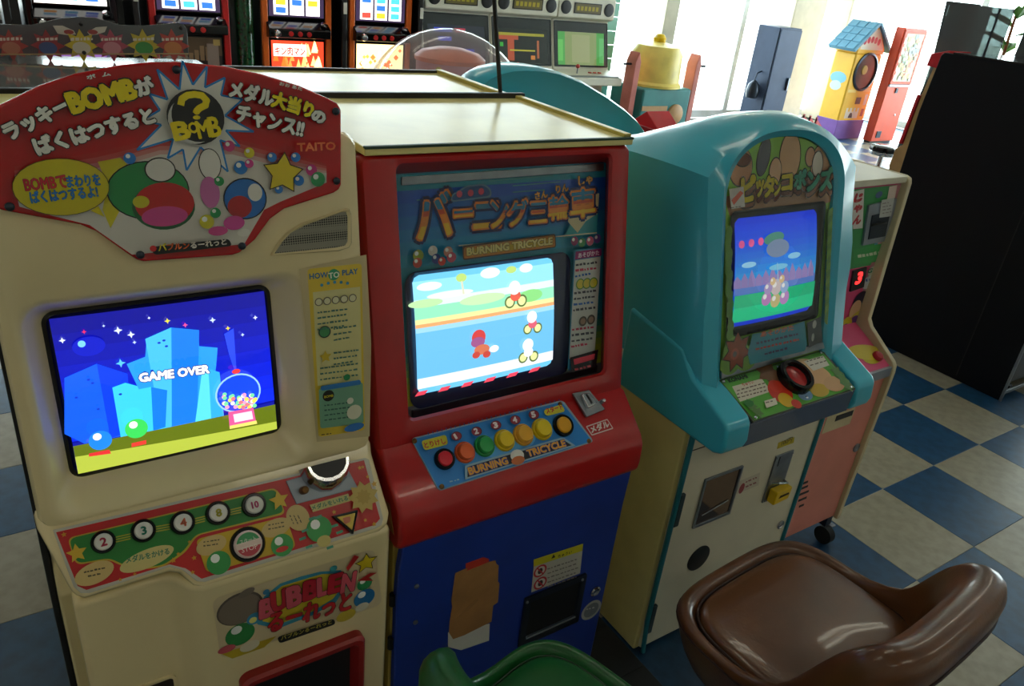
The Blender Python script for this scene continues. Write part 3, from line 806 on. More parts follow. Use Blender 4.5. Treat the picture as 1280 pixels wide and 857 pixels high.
tc_ = V((sum(p[0] for p in tri) / 3, sum(p[1] for p in tri) / 3))
o = BA.slab('triangular_button', tri, .010, 'black_gloss', c1, .008, .0015)
ti = [tuple(V(p) + (tc_ - V(p)) * .3) for p in tri]
BA.slab('button_cap', ti, .006, plas((214, 180, 70)), o, .0095, .001)
q = Print.lean(-.04, .70, .83, .0128); q.rrect([(428, 647), (438, 645), (438, 652), (431, 655)], 2, (196, 110, 80)); q.build('button_print', 'ink', o)
# coin plate with its chrome hood
pl = [(357, 601), (431, 580), (447, 610), (370, 630)]
BA.slab('coin_plate', pl, .003, 'plate_grey', c1, .0028, .0008)
c = BA.w(409, 601, .003); hood = MB(); L = []
for k in range(9):
    a = math.pi * k / 8; L.append([c + BA.U * (rr * math.cos(a)) + BA.W * (.026 - ww * math.sin(a)) + BA.N * h for h, rr, ww in ((0, .038, .042), (.008, .037, .040), (.018, .035, .035), (.026, .031, .028))])
hood = MB()
hood.loops(L, closed=False, flip=False)
Li = []
for k in range(9):
    a = math.pi * k / 8; Li.append([c + BA.U * (.027 * math.cos(a)) + BA.W * (.026 - .023 * math.sin(a)) + BA.N * h for h in (.026, .024)])
hood.loops([[l[3] for l in L], [l[0] for l in Li]], closed=False, flip=False)
hood.add([l[1] for l in Li], [list(range(9))])
hood.build('coin_entry', 'chrome', c1, angle=60)
MB().add([l[1] + BA.N * .0005 for l in Li], [list(range(9))[::-1]]).build('coin_slot', 'black', c1)
MB().lathe([(.006, 0), (.006, .012), (.0045, .016), (.0002, .018)], BA.w(378, 613, .003), BA.N, 12).build('return_knob', 'brass', c1)
# lower front: logo sticker, payout tray, medal slot
LF = Print.lean(-.1182, .4, 0, .0008)
LF.rrect([(265, 748), (468, 685), (478, 755), (276, 824)], 12, (216, 196, 156))
LF.poly([(330, 745), (350, 729), (376, 720), (400, 714), (426, 712), (434, 730), (420, 752), (392, 768), (348, 785), (322, 780), (318, 772)], (60, 150, 180))
LF.poly([(334, 747), (352, 732), (378, 724), (402, 717), (424, 716), (430, 730), (416, 748), (390, 764), (348, 780), (328, 776)], (214, 190, 50))
LF.ell(300, 760, 24, 22, (96, 84, 74)); LF.ell(300, 761, 22, 20, (128, 114, 100)); LF.ell(308, 740, 9, 5, (120, 108, 96), .3)
LF.bubble(300, 792, 15, (50, 140, 70)); LF.ell(318, 772, 8, col=(60, 150, 190)); LF.ell(316, 774, 4, col=(230, 220, 120)); LF.poly([(276, 816), (345, 794), (330, 808), (290, 822)], (196, 170, 40)); LF.ell(312, 806, 10, 7, (216, 206, 180))
LF.ell(283, 810, 9, 5, (206, 90, 100)); LF.bubble(455, 746, 11, (40, 120, 180)); LF.ell(432, 768, 10, 7, (206, 180, 50)); LF.ell(452, 757, 7, 5, (222, 214, 190))
LF.star(457, 702, 13, (60, 50, 10)); LF.star(457, 702, 11.5, (222, 196, 40)); LF.bubble(455, 728, 8, (50, 150, 90)); LF.ell(416, 709, 4, col=(60, 150, 160)); LF.ell(332, 738, 3.5, col=(60, 130, 170))
LF.poly([(432, 708), (442, 692), (448, 694), (434, 712)], (190, 40, 40)); LF.poly([(446, 724), (462, 714), (470, 714), (460, 720), (466, 724)], (190, 40, 40))
kw2 = dict(out=(60, 14, 20), ow=.09)
for ch, x0_, y0_, x1_, y1_, uy, c in (('B', 325, 771, 341, 766, 750, (214, 90, 104)), ('U', 340, 763, 357, 757, 740, (190, 34, 50)), ('B', 360, 757, 376, 751, 734, (214, 90, 104)), ('B', 379, 748, 395, 743, 727, (190, 34, 50)), ('L', 397, 743, 408, 739, 722, (214, 90, 104)), ('E', 410, 739, 424, 735, 719, (190, 34, 50)), ('N', 425, 739, 440, 735, 717, (214, 90, 104))):
    LF.text(ch, (x0_, y0_), (x1_, y1_), c, bold=.07, up=(x0_ - 3, uy), **kw2)
LF.text('るーれっと', (334, 788), (436, 758), (190, 30, 36), bold=.06, up=(330, 766), **kw2)
LF.rrect([(345, 793), (416, 770), (418, 777), (348, 801)], 4, (14, 12, 12)); LF.text('バブルンるーれっと', (350, 797), (413, 776), (206, 190, 80), bold=.02, up=(349, 792))
LF.build('logo_sticker', 'ink', c1)
PT = Print.lean(-.118, .4, 0, 0)
q0 = PT.uv(298, 845); q1 = PT.uv(452, 788)
u0_, u1_, vt = q0[0], q1[0], (q0[1] + q1[1]) / 2 + .006
b = MB(); n_ = 5
b.loops([rr_loop(PT, u0_, u1_, vt - .17, vt, .016, -.004), rr_loop(PT, u0_, u1_, vt - .17, vt, .016, .014), rr_loop(PT, u0_ + .004, u1_ - .004, vt - .166, vt - .004, .014, .019), rr_loop(PT, u0_ + .012, u1_ - .012, vt - .158, vt - .012, .010, .019), rr_loop(PT, u0_ + .020, u1_ - .020, vt - .150, vt - .020, .006, .002)])
o = b.build('payout_tray', 'red_frame', c1)
MB().loops([rr_loop(PT, u0_ + .019, u1_ - .019, vt - .151, vt - .019, .006, .0015)], cap1=True).add([], []).build('tray_opening', 'black', o)
PS = Print.lean(-.078, .4, 0, 0)
q1 = PS.uv(219, 840)
b = MB().loops([rr_loop(PS, q1[0] - .085, q1[0], q1[1] - .10, q1[1], .008, -.002), rr_loop(PS, q1[0] - .085, q1[0], q1[1] - .10, q1[1], .008, .004), rr_loop(PS, q1[0] - .081, q1[0] - .004, q1[1] - .096, q1[1] - .004, .006, .004), rr_loop(PS, q1[0] - .081, q1[0] - .004, q1[1] - .096, q1[1] - .004, .006, .001)], 0)
o = b.build('medal_slot', 'cream_plastic', c1)
MB().loops([rr_loop(PS, q1[0] - .081, q1[0] - .004, q1[1] - .096, q1[1] - .004, .006, .001)], cap1=True).build('slot_opening', plas((46, 34, 24), .6, 0), o)
# ------------------------------------------------------------------ cabinet 2: red and blue tricycle game
XL2, XR2 = -1.783, -1.283
c2 = root('tricycle_game_cabinet', 'red and blue BURNING TRICYCLE arcade cabinet with coloured buttons', 'arcade cabinet', (-1.533, .14, 0))
b = MB().profile([(-.085, .0), (-.085, .56), (0, .60), (.06, .70), (.11, 1.132), (.395, 1.132), (.395, 0)], XL2 + .010, XR2 - .010)
b.build('body', 'yellow_side', c2, .004)
b = MB().box(XL2 + .004, XR2 - .004, .044, .395, 1.128, 1.140); b.build('top_panel', 'top_sheet', c2, .002)
b = MB().box(XR2 - .020, XR2 - .004, .05, .395, 1.139, 1.146); b.build('top_lip', plas((206, 190, 96), .4, .1, 'lip_yellow'), c2, .002)
b = MB().box(XL2 + .004, XR2 - .004, .0425, .050, 1.1375, 1.1415); b.build('front_edge_strip', plas((40, 70, 56), .5, 0, 'edge_green'), c2, .001)
MB().box(XL2, XR2 + .004, .392, .404, 1.120, 1.150).build('rear_edge_strip', 'black', c2, .002)
bp = MB().prism([(x, -.092, z) for x, z in ((-1.771, .02), (-1.293, .02), (-1.291, .46), (-1.287, .546), (-1.768, .552), (-1.774, .50), (-1.776, .44))], (0, -.016, 0)).build('front_door', 'blue_panel', c2, .004)
b = MB().profile([(.03, .548), (-.108, .545), (-.121, .556), (-.123, .575), (-.1215, .612), (-.112, .630), (-.046, .690), (.03, .70)], XL2, XR2)
b.build('console', 'red_plastic', c2, .009, 3)
D = Print.lean(-.04, .69, .205)
kk = math.sqrt(1 + .205 ** 2); vT = (1.129 - .69) * kk
ou0, ou1, ov0, ov1 = -1.7265, -1.327, (.727 - .69) * kk, (1.112 - .69) * kk
rd = lambda e, h, r: rr_loop(D, ou0 - e, ou1 + e, ov0 - e, ov1 + e, r, h)      # lip of the opening
P2 = Print.lean(-.04, .69, .205, -.0398)
pu0, pu1 = ou0 + .004, P2.uv(757, 209)[0]; pv1 = (P2.uv(503, 220)[1] + P2.uv(752, 203)[1]) / 2; pv0 = (P2.uv(514, 526)[1] + P2.uv(744, 465)[1]) / 2
rp = lambda e, h, r: rr_loop(D, pu0 - e, pu1 + e, pv0 - e, pv1 + e, r, h)      # edge of the panel at the back of the recess
b = MB()
b.loops([rr_loop(D, XL2 + .004, XR2 - .004, -.012, vT - .002, .010, -.10), rr_loop(D, XL2, XR2, -.012, vT, .012, -.012), rr_loop(D, XL2 + .004, XR2 - .004, -.010, vT - .004, .012, -.003), rr_loop(D, XL2 + .012, XR2 - .012, -.004, vT - .008, .012, 0),
         rd(.010, 0, .014), rd(.003, -.002, .012), rd(0, -.008, .012), rp(0.002, -.0405, .006)])
b.build('screen_frame', 'red_plastic', c2)
# marquee panel behind the frame
ou0, ou1, ov0, ov1 = pu0, pu1, pv0, pv1
mp = MB().loops([rp(.004, -.050, .010), rp(.004, -.0402, .010)], 0, True, True).build('marquee_panel', plas((20, 96, 130), .25, .3, 'marquee_blue'), c2)
m = quadmap(P2, [(503, 226), (757, 208), (744, 462), (514, 522)])
P2.rectuv(ou0 + .0, ov0 + .0, ou1 - .0, ov1 - .0, (22, 140, 165))
hT = ov1 - ov0
for k in range(6): P2.rectuv(ou0, ov1 - hT * (.06 + .30 * (k + 1) / 6), ou1, ov1 - hT * (.06 + .30 * k / 6), mixc((12, 84, 190), (24, 150, 185), k / 5))
P2.rectuv(ou0, ov0 + .022, ou1, ov0 + .060, (176, 190, 40)); P2.rectuv(ou0, ov0 + .0, ou1, ov0 + .022, (120, 124, 128))
for k in range(5): P2.rectuv(ou0, ov0 + .060 + .012 * k, ou1, ov0 + .072 + .012 * k, mixc((150, 186, 60), (24, 124, 140), k / 4))
for a, b_ in (((520, 300), (535, 299)), ((640, 232), (700, 227)), ((610, 226), (690, 219)), ((520, 250), (530, 249)), ((640, 240), (680, 237))): P2.line([a, b_], 1.2, (70, 150, 150))
# title lettering
kw3 = dict(out=(10, 30, 90), ow=.12)
for ch, x0_, y0_, x1_, y1_, uy in (('バ', 521, 300, 566, 293, 242), ('ー', 566, 272, 590, 270, 262), ('ニ', 590, 286, 624, 283, 254), ('ン', 612, 285, 634, 282, 250), ('グ', 632, 283, 658, 280, 250), ('三', 659, 279, 681, 277, 252), ('輪', 683, 275, 708, 272, 244)):
    P2.text(ch, (x0_, y0_), (x1_, y1_), (224, 124, 40), bold=.05, up=(x0_, uy), **kw3)
    P2.text(ch, (x0_ + 1, y0_ - 1), (x1_ - 1, y1_ - 1), (240, 190, 50), bold=.025, up=(x0_ + 1, uy + 2), split=((.28, (236, 140, 50)), (.5, (206, 84, 50)), (.62, (40, 120, 160))))
P2.text('さん', (666, 249), (681, 246), (214, 150, 60), bold=.05, out=(30, 40, 60), ow=.1); P2.text('りん', (692, 241), (707, 238), (214, 150, 60), bold=.05, out=(30, 40, 60), ow=.1); P2.text('しゃ', (720, 232), (737, 229), (214, 150, 60), bold=.05, out=(30, 40, 60), ow=.1)
P2.rrect([(561, 243), (580, 231), (602, 229), (611, 236), (611, 246), (560, 252)], 5, (90, 130, 160)); P2.rrect([(562, 244), (581, 233), (601, 231), (609, 237), (609, 244), (562, 250)], 5, (24, 70, 130))
for x, y in ((571, 242), (585, 240.5), (598, 238.5)): P2.ell(x, y, 4, col=(206, 60, 90), n=14)
P2.poly([(712, 246), (745, 241), (742, 291), (700, 297), (714, 270)], (44, 150, 160)); P2.poly([(712, 246), (745, 241), (743, 266), (728, 276), (718, 290), (706, 276)], (206, 192, 150))  # cream patch: a bright reflection painted into the marquee print
P2.line([(570, 306), (742, 290)], 1.4, (206, 196, 160))
P2.text('車', (709, 273), (740, 269), (224, 124, 40), bold=.05, up=(709, 236), **kw3); P2.text('車', (710, 272), (739, 268), (240, 190, 50), bold=.025, up=(710, 238), split=((.28, (236, 140, 50)), (.5, (206, 84, 50)), (.62, (40, 120, 160))))
P2.rrect([(574, 306), (690, 291), (691, 308), (575, 324)], 3, (60, 40, 20)); P2.rrect([(576, 308), (689, 293), (690, 307), (576, 322)], 3, (196, 120, 40)); P2.rrect([(579, 311), (687, 297), (687, 305), (579, 319)], 2, (196, 160, 40))
P2.text('BURNING TRICYCLE', (580, 318), (686, 304), (236, 214, 130), bold=.05, out=(60, 36, 20), ow=.09, up=(580, 309))
for x, y, r, c in ((519, 318, 7, (150, 160, 40)), (518, 327, 6, (196, 70, 50)), (537, 312, 6, (222, 216, 206)), (541, 322, 6, (50, 80, 150)), (556, 313, 6, (206, 150, 130)), (560, 320, 6, (196, 60, 90)), (548, 325, 5, (196, 60, 50)), (713, 300, 5, (150, 60, 110)), (722, 302, 5, (70, 150, 90)), (732, 300, 5, (196, 80, 120)), (741, 297, 5, (90, 70, 150))): P2.bubble(x, y, r, c)
# how-to column
P2.rrect([(712, 311), (747, 307), (737, 452), (704, 461)], 3, (40, 130, 170)); P2.poly([(714, 313), (746, 309), (746, 318), (713, 323)], (150, 40, 110)); P2.text('あそびかた', (717, 321), (743, 317), (236, 200, 226), bold=.03, up=(717, 315))
P2.poly([(713, 324), (745, 319), (738, 437), (706, 446)], (206, 206, 200))
for k, y in enumerate((331, 338, 345, 366, 373, 380, 387, 411, 418, 425, 432)):
    P2.greek((714 - .06 * (y - 330), y), ((741 - .05 * (y - 330)) - (8 if y in (345, 432) else 0), y - 3.5), ((70, 70, 80), (200, 60, 90), (50, 100, 180))[k % 3 if k % 4 else 0], 3.2)
for x in (719, 727, 735): P2.ell(x, 353 - .1 * (x - 719), 6, col=(90, 150, 60)); P2.ell(x, 353 - .1 * (x - 719), 4.8, col=(222, 200, 50))
P2.ell(722, 399, 5.5, col=(80, 70, 60)); P2.ell(732, 397, 5.5, col=(80, 70, 60)); P2.ell(722, 399, 3.5, col=(150, 120, 100)); P2.ell(732, 397, 3.5, col=(150, 120, 100))
P2.poly([(706, 444), (741, 434), (738, 456), (708, 462)], (30, 24, 30)); P2.poly([(710, 446), (737, 439), (736, 446), (711, 453)], (206, 60, 80)); P2.greek((712, 460), (734, 455), (206, 80, 90), 3)
P2.build('printed_artwork', 'ink_gloss', mp)
MB().prism([P2.w(*p) for p in ((501, 221), (753, 204), (753, 213), (501, 231.5))], P2.N * .004).build('chrome_strip', 'steel', c2, .0008)
MB().prism([P2.w(*p) for p in ((514, 512), (745, 455), (744, 464), (514, 525))], P2.N * .006).build('lower_strip', 'dark_steel', c2, .0015)
# picture tube of cabinet 2
tv = [(512, 346), (686, 319), (690, 455), (514, 492)]
sv = [P2.uv(*p) for p in tv]; tu0, tu1, tv0, tv1 = sv[0][0] + .001, (sv[1][0] + sv[2][0]) / 2, (sv[2][1] + sv[3][1]) / 2, (sv[0][1] + sv[1][1]) / 2
MB().loops([rr_loop(P2, tu0 - .012, tu1 + .040, tv0 - .026, tv1 + .006, .022, .0042), rr_loop(P2, tu0 - .010, tu1 + .037, tv0 - .023, tv1 + .004, .020, .0052), rr_loop(P2, tu0 - .004, tu1 + .004, tv0 - .004, tv1 + .004, .016, .0046)], 0, False, True).build('tube_surround', plas((16, 30, 74), .2, .4, 'tube_navy'), c2)
S2 = Print.lean(-.04, .69, .205, -.0348, step=.00016)
cu2, cv2, hw2, hh2 = (tu0 + tu1) / 2, (tv0 + tv1) / 2, (tu1 - tu0) / 2, (tv1 - tv0) / 2
lp = [(cu2 + (hw2 - .012) * sx + .012 * math.cos(a), cv2 + (hh2 - .012) * sy + .012 * math.sin(a)) for sx, sy, a0 in ((1, -1, -HP), (1, 1, 0), (-1, 1, HP), (-1, -1, math.pi)) for a in (a0, a0 + HP / 2, a0 + HP)]
S2.polyuv(lp, (110, 200, 245))
def band(t0, t1, col, e=.0): S2.rectuv(cu2 - hw2 + e, cv2 + hh2 - 2 * hh2 * t1, cu2 + hw2 - e, cv2 + hh2 - 2 * hh2 * t0, col)
band(.05, .20, (150, 225, 255)); band(.20, .26, (225, 245, 250)); band(.26, .36, (150, 230, 190)); band(.36, .40, (240, 240, 160)); band(.40, .43, (250, 170, 110)); band(.43, .86, (110, 190, 240)); band(.43, .47, (160, 215, 250)); band(.86, .95, (240, 244, 250))
for x, y, rx, ry, c in ((535, 357, 16, 5, (245, 252, 255)), (610, 340, 13, 6, (245, 252, 255)), (530, 378, 22, 5, (190, 235, 170)), (600, 372, 30, 6, (200, 240, 180)), (574, 346, 7, 5, (190, 220, 120)), (655, 334, 9, 5, (240, 250, 255)), (660, 368, 16, 7, (140, 220, 130)), (636, 336, 7, 4, (190, 220, 120)), (560, 366, 30, 4, (235, 250, 240))): S2.ell(x, y, rx, ry, c)
S2.line([(574, 350), (576, 366)], 2.5, (220, 220, 190))
def rider(x, y, head, body, s=1.0):
    S2.ell(x - 7 * s, y + 10 * s, 7 * s, col=(90, 110, 60)); S2.ell(x - 7 * s, y + 10 * s, 5 * s, col=(230, 240, 160)); S2.ell(x + 8 * s, y + 8 * s, 7 * s, col=(90, 110, 60)); S2.ell(x + 8 * s, y + 8 * s, 5 * s, col=(230, 240, 160))
    S2.ell(x, y + 2 * s, 7 * s, 6 * s, body); S2.ell(x - 1 * s, y - 8 * s, 8 * s, col=head)
rider(640, 366, (240, 244, 240), (220, 90, 70)); rider(661, 401, (240, 240, 235), (210, 90, 110), .85); rider(656, 436, (240, 244, 240), (235, 235, 235), .9)
S2.ell(593, 419, 9, col=(200, 60, 60)); S2.ell(592, 425, 9, 6, (150, 80, 130)); S2.ell(597, 434, 10, 6, (200, 110, 80)); S2.ell(590, 441, 5, 4, (190, 70, 60)); S2.ell(603, 440, 5, 4, (190, 70, 60)); S2.ell(612, 433, 6, 4, (250, 250, 250))
for k in range(6):
    x = 520 + 28 * k; S2.poly([(x, 488 - 5.9 * k), (x + 12, 485 - 5.9 * k), (x + 8, 491 - 6 * k), (x - 4, 494 - 6 * k)], (235, 70, 90))
S2.build('screen_picture', 'crt', c2, lambda u, v: .004 * (1 - ((u - cu2) / hw2) ** 2) + .004 * (1 - ((v - cv2) / hh2) ** 2) + .0004)
# protective sheet over the marquee
MB().loops([rp(-.0005, -.024, .004)], cap1=True).build('cover_glass', 'acrylic', c2, smooth=False)

# control panel on the console slope: (y,z) from (-.112,.630) to (-.046,.690)
C2 = Print.lean(-.046, .690, 1.1, .0004)
cpq = [(513, 548), (703, 500), (742, 552), (548, 614)]
def rquad(P, pts, r, n=4):
    q = [V(P.uv(*p)) for p in pts]; rr = P.sc(*pts[0]) * r; out = []
    for i in range(len(q)):
        p, a, b_ = q[i], q[i - 1], q[(i + 1) % len(q)]
        t0 = p + (a - p).normalized() * rr; t1 = p + (b_ - p).normalized() * rr
        for k in range(n + 1):
            t = k / n; out.append(tuple(t0 * (1 - t) ** 2 + p * 2 * t * (1 - t) + t1 * t * t))
    return out
cp2 = C2.slab('control_panel', rquad(C2, cpq, 6), .003, plas((150, 170, 190), .3, .2, 'panel_pale'), c2, .002, .0006, True)
K2 = Print.lean(-.046, .690, 1.1, .0027)
K2.rrect([(515, 549), (702, 502), (740, 551), (549, 612)], 5, (28, 132, 216))
for k in range(3): K2.ell(600 + 20 * k, 566 - 5 * k, 62 - 14 * k, 20 - 4 * k, mixc((28, 132, 216), (84, 170, 232), k / 2), .08)
for k in range(30): K2.rectuv(*K2.uv(535 + 5.6 * k, 543 - 1.42 * k), *[a + d for a, d in zip(K2.uv(535 + 5.6 * k, 543 - 1.42 * k), (.0018, .0035))], (14, 70, 140))
K2.poly([(580, 583), (584, 581), (700, 547.5), (704, 548), (718, 557.5), (580, 600)], (140, 176, 200)); K2.poly([(583, 585), (585, 583.5), (700, 550), (703, 550.5), (713, 557), (583, 597)], (20, 20, 28))
K2.text('BURNING', (586, 594), (634, 580), (226, 160, 50), bold=.05, out=(50, 60, 150), ow=.1, up=(585, 585)); K2.text('TRICYCLE', (659, 571.5), (706, 558), (226, 160, 50), bold=.05, out=(50, 60, 150), ow=.1, up=(658, 563))
K2.ell(645, 570, 9, 7, (222, 220, 214)); K2.ell(646, 576, 9, 5, (206, 110, 60))
for tx, x, y, c in (('たすけて', 541, 555, (196, 190, 40)),): K2.rrect([(525, 552), (556, 544), (559, 556), (529, 564)], 4, c); K2.text('とりけし', (530, 561), (556, 555), (190, 50, 50), bold=.04, up=(529, 554))
K2.rrect([(677, 514), (700, 506), (705, 515), (681, 521)], 4, (206, 196, 40)); K2.text('スタート', (682, 518), (702, 512), (190, 40, 50), bold=.05, up=(681, 511))
for tx, x, y in (('1', 569, 546), ('2', 594, 540), ('3', 618, 532.5), ('4', 642, 526), ('5', 665, 519.5)):
    K2.ell(x, y, 7, 5.5, (90, 30, 50)); K2.ell(x, y, 6, 4.6, (150, 36, 60)); K2.text(tx, (x - (2 if tx != '1' else .6), y + 3.5), (x + (2.5 if tx != '1' else 1.0), y + 2.5), (236, 226, 226), bold=.05 if tx != '1' else .03, up=(x - 1, y - 3.5))
K2.greek((560, 604), (572, 601), (150, 190, 214), 2)
K2.build('printed_artwork', 'ink', cp2)
for x, y, ring, cap, hr, hc, cr in ((555, 574, 'black_gloss', plas((220, 26, 50)), .007, .009, .70), (580.5, 565.5, plas((226, 92, 34)), plas((232, 98, 40)), .005, .012, .76), (605, 557.5, plas((30, 150, 70)), plas((36, 158, 76)), .005, .012, .76), (630, 550.5, plas((226, 190, 20)), plas((232, 196, 24)), .005, .012, .76), (653.5, 543.5, plas((232, 166, 40)), plas((236, 172, 50)), .005, .012, .76), (677, 536.5, plas((226, 196, 20)), plas((232, 202, 24)), .005, .012, .76), (703, 532, 'black_gloss', plas((224, 160, 16)), .007, .009, .72)):
    button(c2, K2, x, y, 13.0, ring, cap, hr, hc, cr)
for p in ((518, 551), (700, 505), (736, 551), (552, 608)): screw(c2, K2.w(p[0], p[1], .0005), K2.N, .0042, 'brass')
# coin slot on the console
c = K2.w(731, 507, -.001)
b = MB().prism([K2.w(*p, -.001) for p in ((714, 492), (735, 488), (755, 512), (732, 522))], K2.N * .006); b.build('coin_plate', 'steel', c2, .0015)
b = MB().prism([K2.w(*p, .005) for p in ((722, 495), (732, 493), (742, 507), (731, 513))], K2.N * .010); o = b.build('coin_entry', 'chrome', c2, .003)
MB().prism([K2.w(*p, .0152) for p in ((726.5, 496), (728.5, 495.5), (736, 507), (734, 508))], K2.N * .0004).build('coin_slot', 'black', o, smooth=False)
MB().lathe([(.005, 0), (.005, .010), (.003, .013), (.0002, .0135)], K2.w(750, 503, .002), K2.N, 12).build('return_knob', 'chrome', c2)
q = Print.lean(-.046, .690, 1.1, .0018); q.line([(733, 533), (759, 524), (766, 535), (740, 543.5), (733, 533)], 1.3, (226, 200, 196)); q.text('メダル', (740, 541), (762, 533), (230, 216, 210), bold=.05, up=(737, 533)); q.build('coin_label', 'ink', c2)
# stickers and coin return on the blue door
F2 = Print.lean(-.108, .3, 0, .0004)
def piece(name, outline, m, h=.0008, parent=c2, P=F2): return P.slab(name, outline, h, m, parent, h, 0)
piece('white_sticker', [(560, 790), (612, 779), (611, 800), (576, 812), (560, 808)], 'paper', .0006)
piece('red_sticker', [(582, 704), (604, 696), (611, 698), (611, 706), (582, 716)], plas((190, 50, 34), .5, 0), .0006)
piece('kraft_patch', [(569, 716), (584, 709), (583, 713), (610, 702), (619, 700), (620, 704), (623, 706), (622, 726), (624, 728), (622, 752), (616, 756), (614, 776), (600, 783), (580, 793), (566, 798), (561, 790), (562, 776), (565, 758), (564, 750)], 'kraft', .0012)
MB().prism([F2.w(*p, .0012) for p in ((568, 772), (596, 746), (598, 749), (570, 776))], F2.N * .0006).build('tape_fold', 'kraft', c2, smooth=False)
q = Print.lean(-.108, .3, 0, .0010)
q.poly([(667, 699), (729, 679), (728, 688), (667, 708)], (206, 196, 30)); q.poly([(667, 708), (728, 688), (725, 716), (664, 740)], (196, 192, 182))
q.poly([(689, 698), (694, 696), (692, 692)], (40, 36, 20)); q.text('ちゅうい', (697, 697), (714, 691), (70, 60, 20), bold=.03)
for y in (713, 728): q.ell(675, y, 7, col=(190, 40, 50)); q.ell(675, y, 5.2, col=(214, 206, 196)); q.ell(675, y, 2.6, 3.4, (60, 40, 40)); q.line([(671, y - 4), (679, y + 4)], 1.4, (190, 40, 50))
for k in range(5): q.greek((684, 711 + 5.5 * k), (723 - .4 * k, 698 + 5.5 * k), (130, 124, 120), 1.8)
q.build('warning_sticker', 'ink_matte', c2)
hq = [F2.uv(*p) for p in ((652, 746), (730, 718), (722, 780), (651, 800))]
hu0, hu1, hv0, hv1 = (hq[0][0] + hq[3][0]) / 2, (hq[1][0] + hq[2][0]) / 2, (hq[2][1] + hq[3][1]) / 2, (hq[0][1] + hq[1][1]) / 2
b = MB().loops([rr_loop(F2, hu0, hu1, hv0, hv1, .003, 0), rr_loop(F2, hu0, hu1, hv0, hv1, .003, .005), rr_loop(F2, hu0 + .014, hu1 - .012, hv0 + .020, hv1 - .014, .002, .005), rr_loop(F2, hu0 + .016, hu1 - .014, hv0 + .022, hv1 - .016, .002, .0008)])
o = b.build('coin_return', 'dark_steel', c2); b = MB().loops([rr_loop(F2, hu0 + .016, hu1 - .014, hv0 + .022, hv1 - .016, .002, .0008)], cap1=True); b.build('return_opening', 'black', o)
MB().tube([F2.p3(hu0 + .015, hv0 + .021, .006), F2.p3(hu1 - .013, hv0 + .021, .006)], .0018, 6).build('return_lip', 'steel', o)
for x, y in ((657, 750), (726, 722)): screw(c2, F2.w(x, y, .005), F2.N, .003, 'steel')
MB().lathe([(.0125, 0), (.0125, .003), (.009, .005), (.007, .004), (.0002, .004)], F2.w(743.5, 738), F2.N, 20).build('lock', 'chrome', c2)
q = Print.lean(-.108, .3, 0, .0008); q.ell(739, 762, 10, col=(170, 170, 166)); q.ell(739, 762, 7.5, col=(110, 116, 120)); q.greek((733, 762), (745, 759), (190, 190, 186), 2); q.build('round_sticker', 'ink_matte', c2)
for x, y in ((520.5, 732), (519, 777)): screw(c2, F2.w(x, y, .001), F2.N, .0045, 'steel')
for z in (.43, .33): MB().tube([(XL2 + .005, -.098, z - .012), (XL2 + .005, -.098, z + .012)], .006, 8).build('hinge', 'black', c2)
MB().prism([(XL2 - .0008, y, z) for y, z in ((-.085, .62), (-.105, .575), (-.06, .57), (-.05, .615))], (-.0006, 0, 0)).build('tape_patch', 'kraft', c2, smooth=False)

# ------------------------------------------------------------------ cabinet 3: teal hooded game
XL3, XR3 = -1.163, -.706
c3 = root('teal_game_cabinet', 'teal rounded-hood kids arcade cabinet on a white base', 'arcade cabinet', (-.9345, .1, 0))
MB().box(XL3, XR3, -.112, .34, 0.002, .62).build('base_body', 'beige_side', c3, .004)
MB().box(XL3 + .010, XR3 - .010, -.122, -.112, .012, .605).build('front_door', 'white_panel', c3, .003)
for x in (XL3 + .003, XR3 - .015):
    s_ = x < -1
    MB().tube([(x + .006, -.124, .60), (x + .006, -.124, .1), (x + .006 + (.006 if s_ else 0), -.128, .004)], .0058, 8).build('edge_trim', 'teal_trim', c3)
# hood: arch-shaped shell with a rim around the picture panel
FZ = [(.55, -.092), (.68, -.088), (.79, -.078), (.89, -.064), (.962, -.045), (1.026, -.012), (1.067, .012), (1.10, .028), (1.2, .060)]
def fy(z):
    for (a, p), (b_, q_) in zip(FZ, FZ[1:]):
        if z <= b_: return p + (q_ - p) * (z - a) / (b_ - a)
    return FZ[-1][1]
def arch(x0, x1, zb, zs, zt, n=14, e=2.3):
    cx_, a_ = (x0 + x1) / 2, (x1 - x0) / 2; pts = [(x0, zb + (zs - zb) * k / 8) for k in range(8)]
    for k in range(2 * n + 1):
        t = math.pi - math.pi * k / (2 * n); c_, s_ = math.cos(t), math.sin(t)
        pts.append((cx_ + a_ * math.copysign(abs(c_) ** (2 / e), c_), zs + (zt - zs) * abs(s_) ** (2 / e)))
    return pts + [(x1, zb + (zs - zb) * k / 8) for k in range(7, -1, -1)]
pa = lambda z: -.10 + .25 * (z - .75)
def crown(x0, x1, zb, zs, zt, n=14):
    pts = [(x0, zb + (zs - zb) * k / 8) for k in range(8)]
    for k in range(2 * n + 1):
        t = -1 + k / n; pts.append(((x0 + x1) / 2 + (x1 - x0) / 2 * t, zs + (zt - zs) * (1 - abs(t) ** 2.3)))
    return pts + [(x1, zb + (zs - zb) * k / 8) for k in range(7, -1, -1)]
art = arch(-1.108, -.790, .690, 1.035, 1.146)
mid = arch(-1.128, -.772, .685, 1.045, 1.160)
rim = crown(-1.154, -.718, .68, 1.082, 1.174)
ou = crown(XL3, XR3 + .004, .68, 1.085, 1.180)
L = [[V((x, pa(z) + .004, z)) for x, z in art], [V((x, pa(z) - .006, z)) for x, z in art], [V((x, pa(z) - .018, z)) for x, z in mid], [V((x, min(fy(z) - .012, pa(z) - .004), z)) for x, z in rim], [V((x, fy(z) + .008, z)) for x, z in ou]]
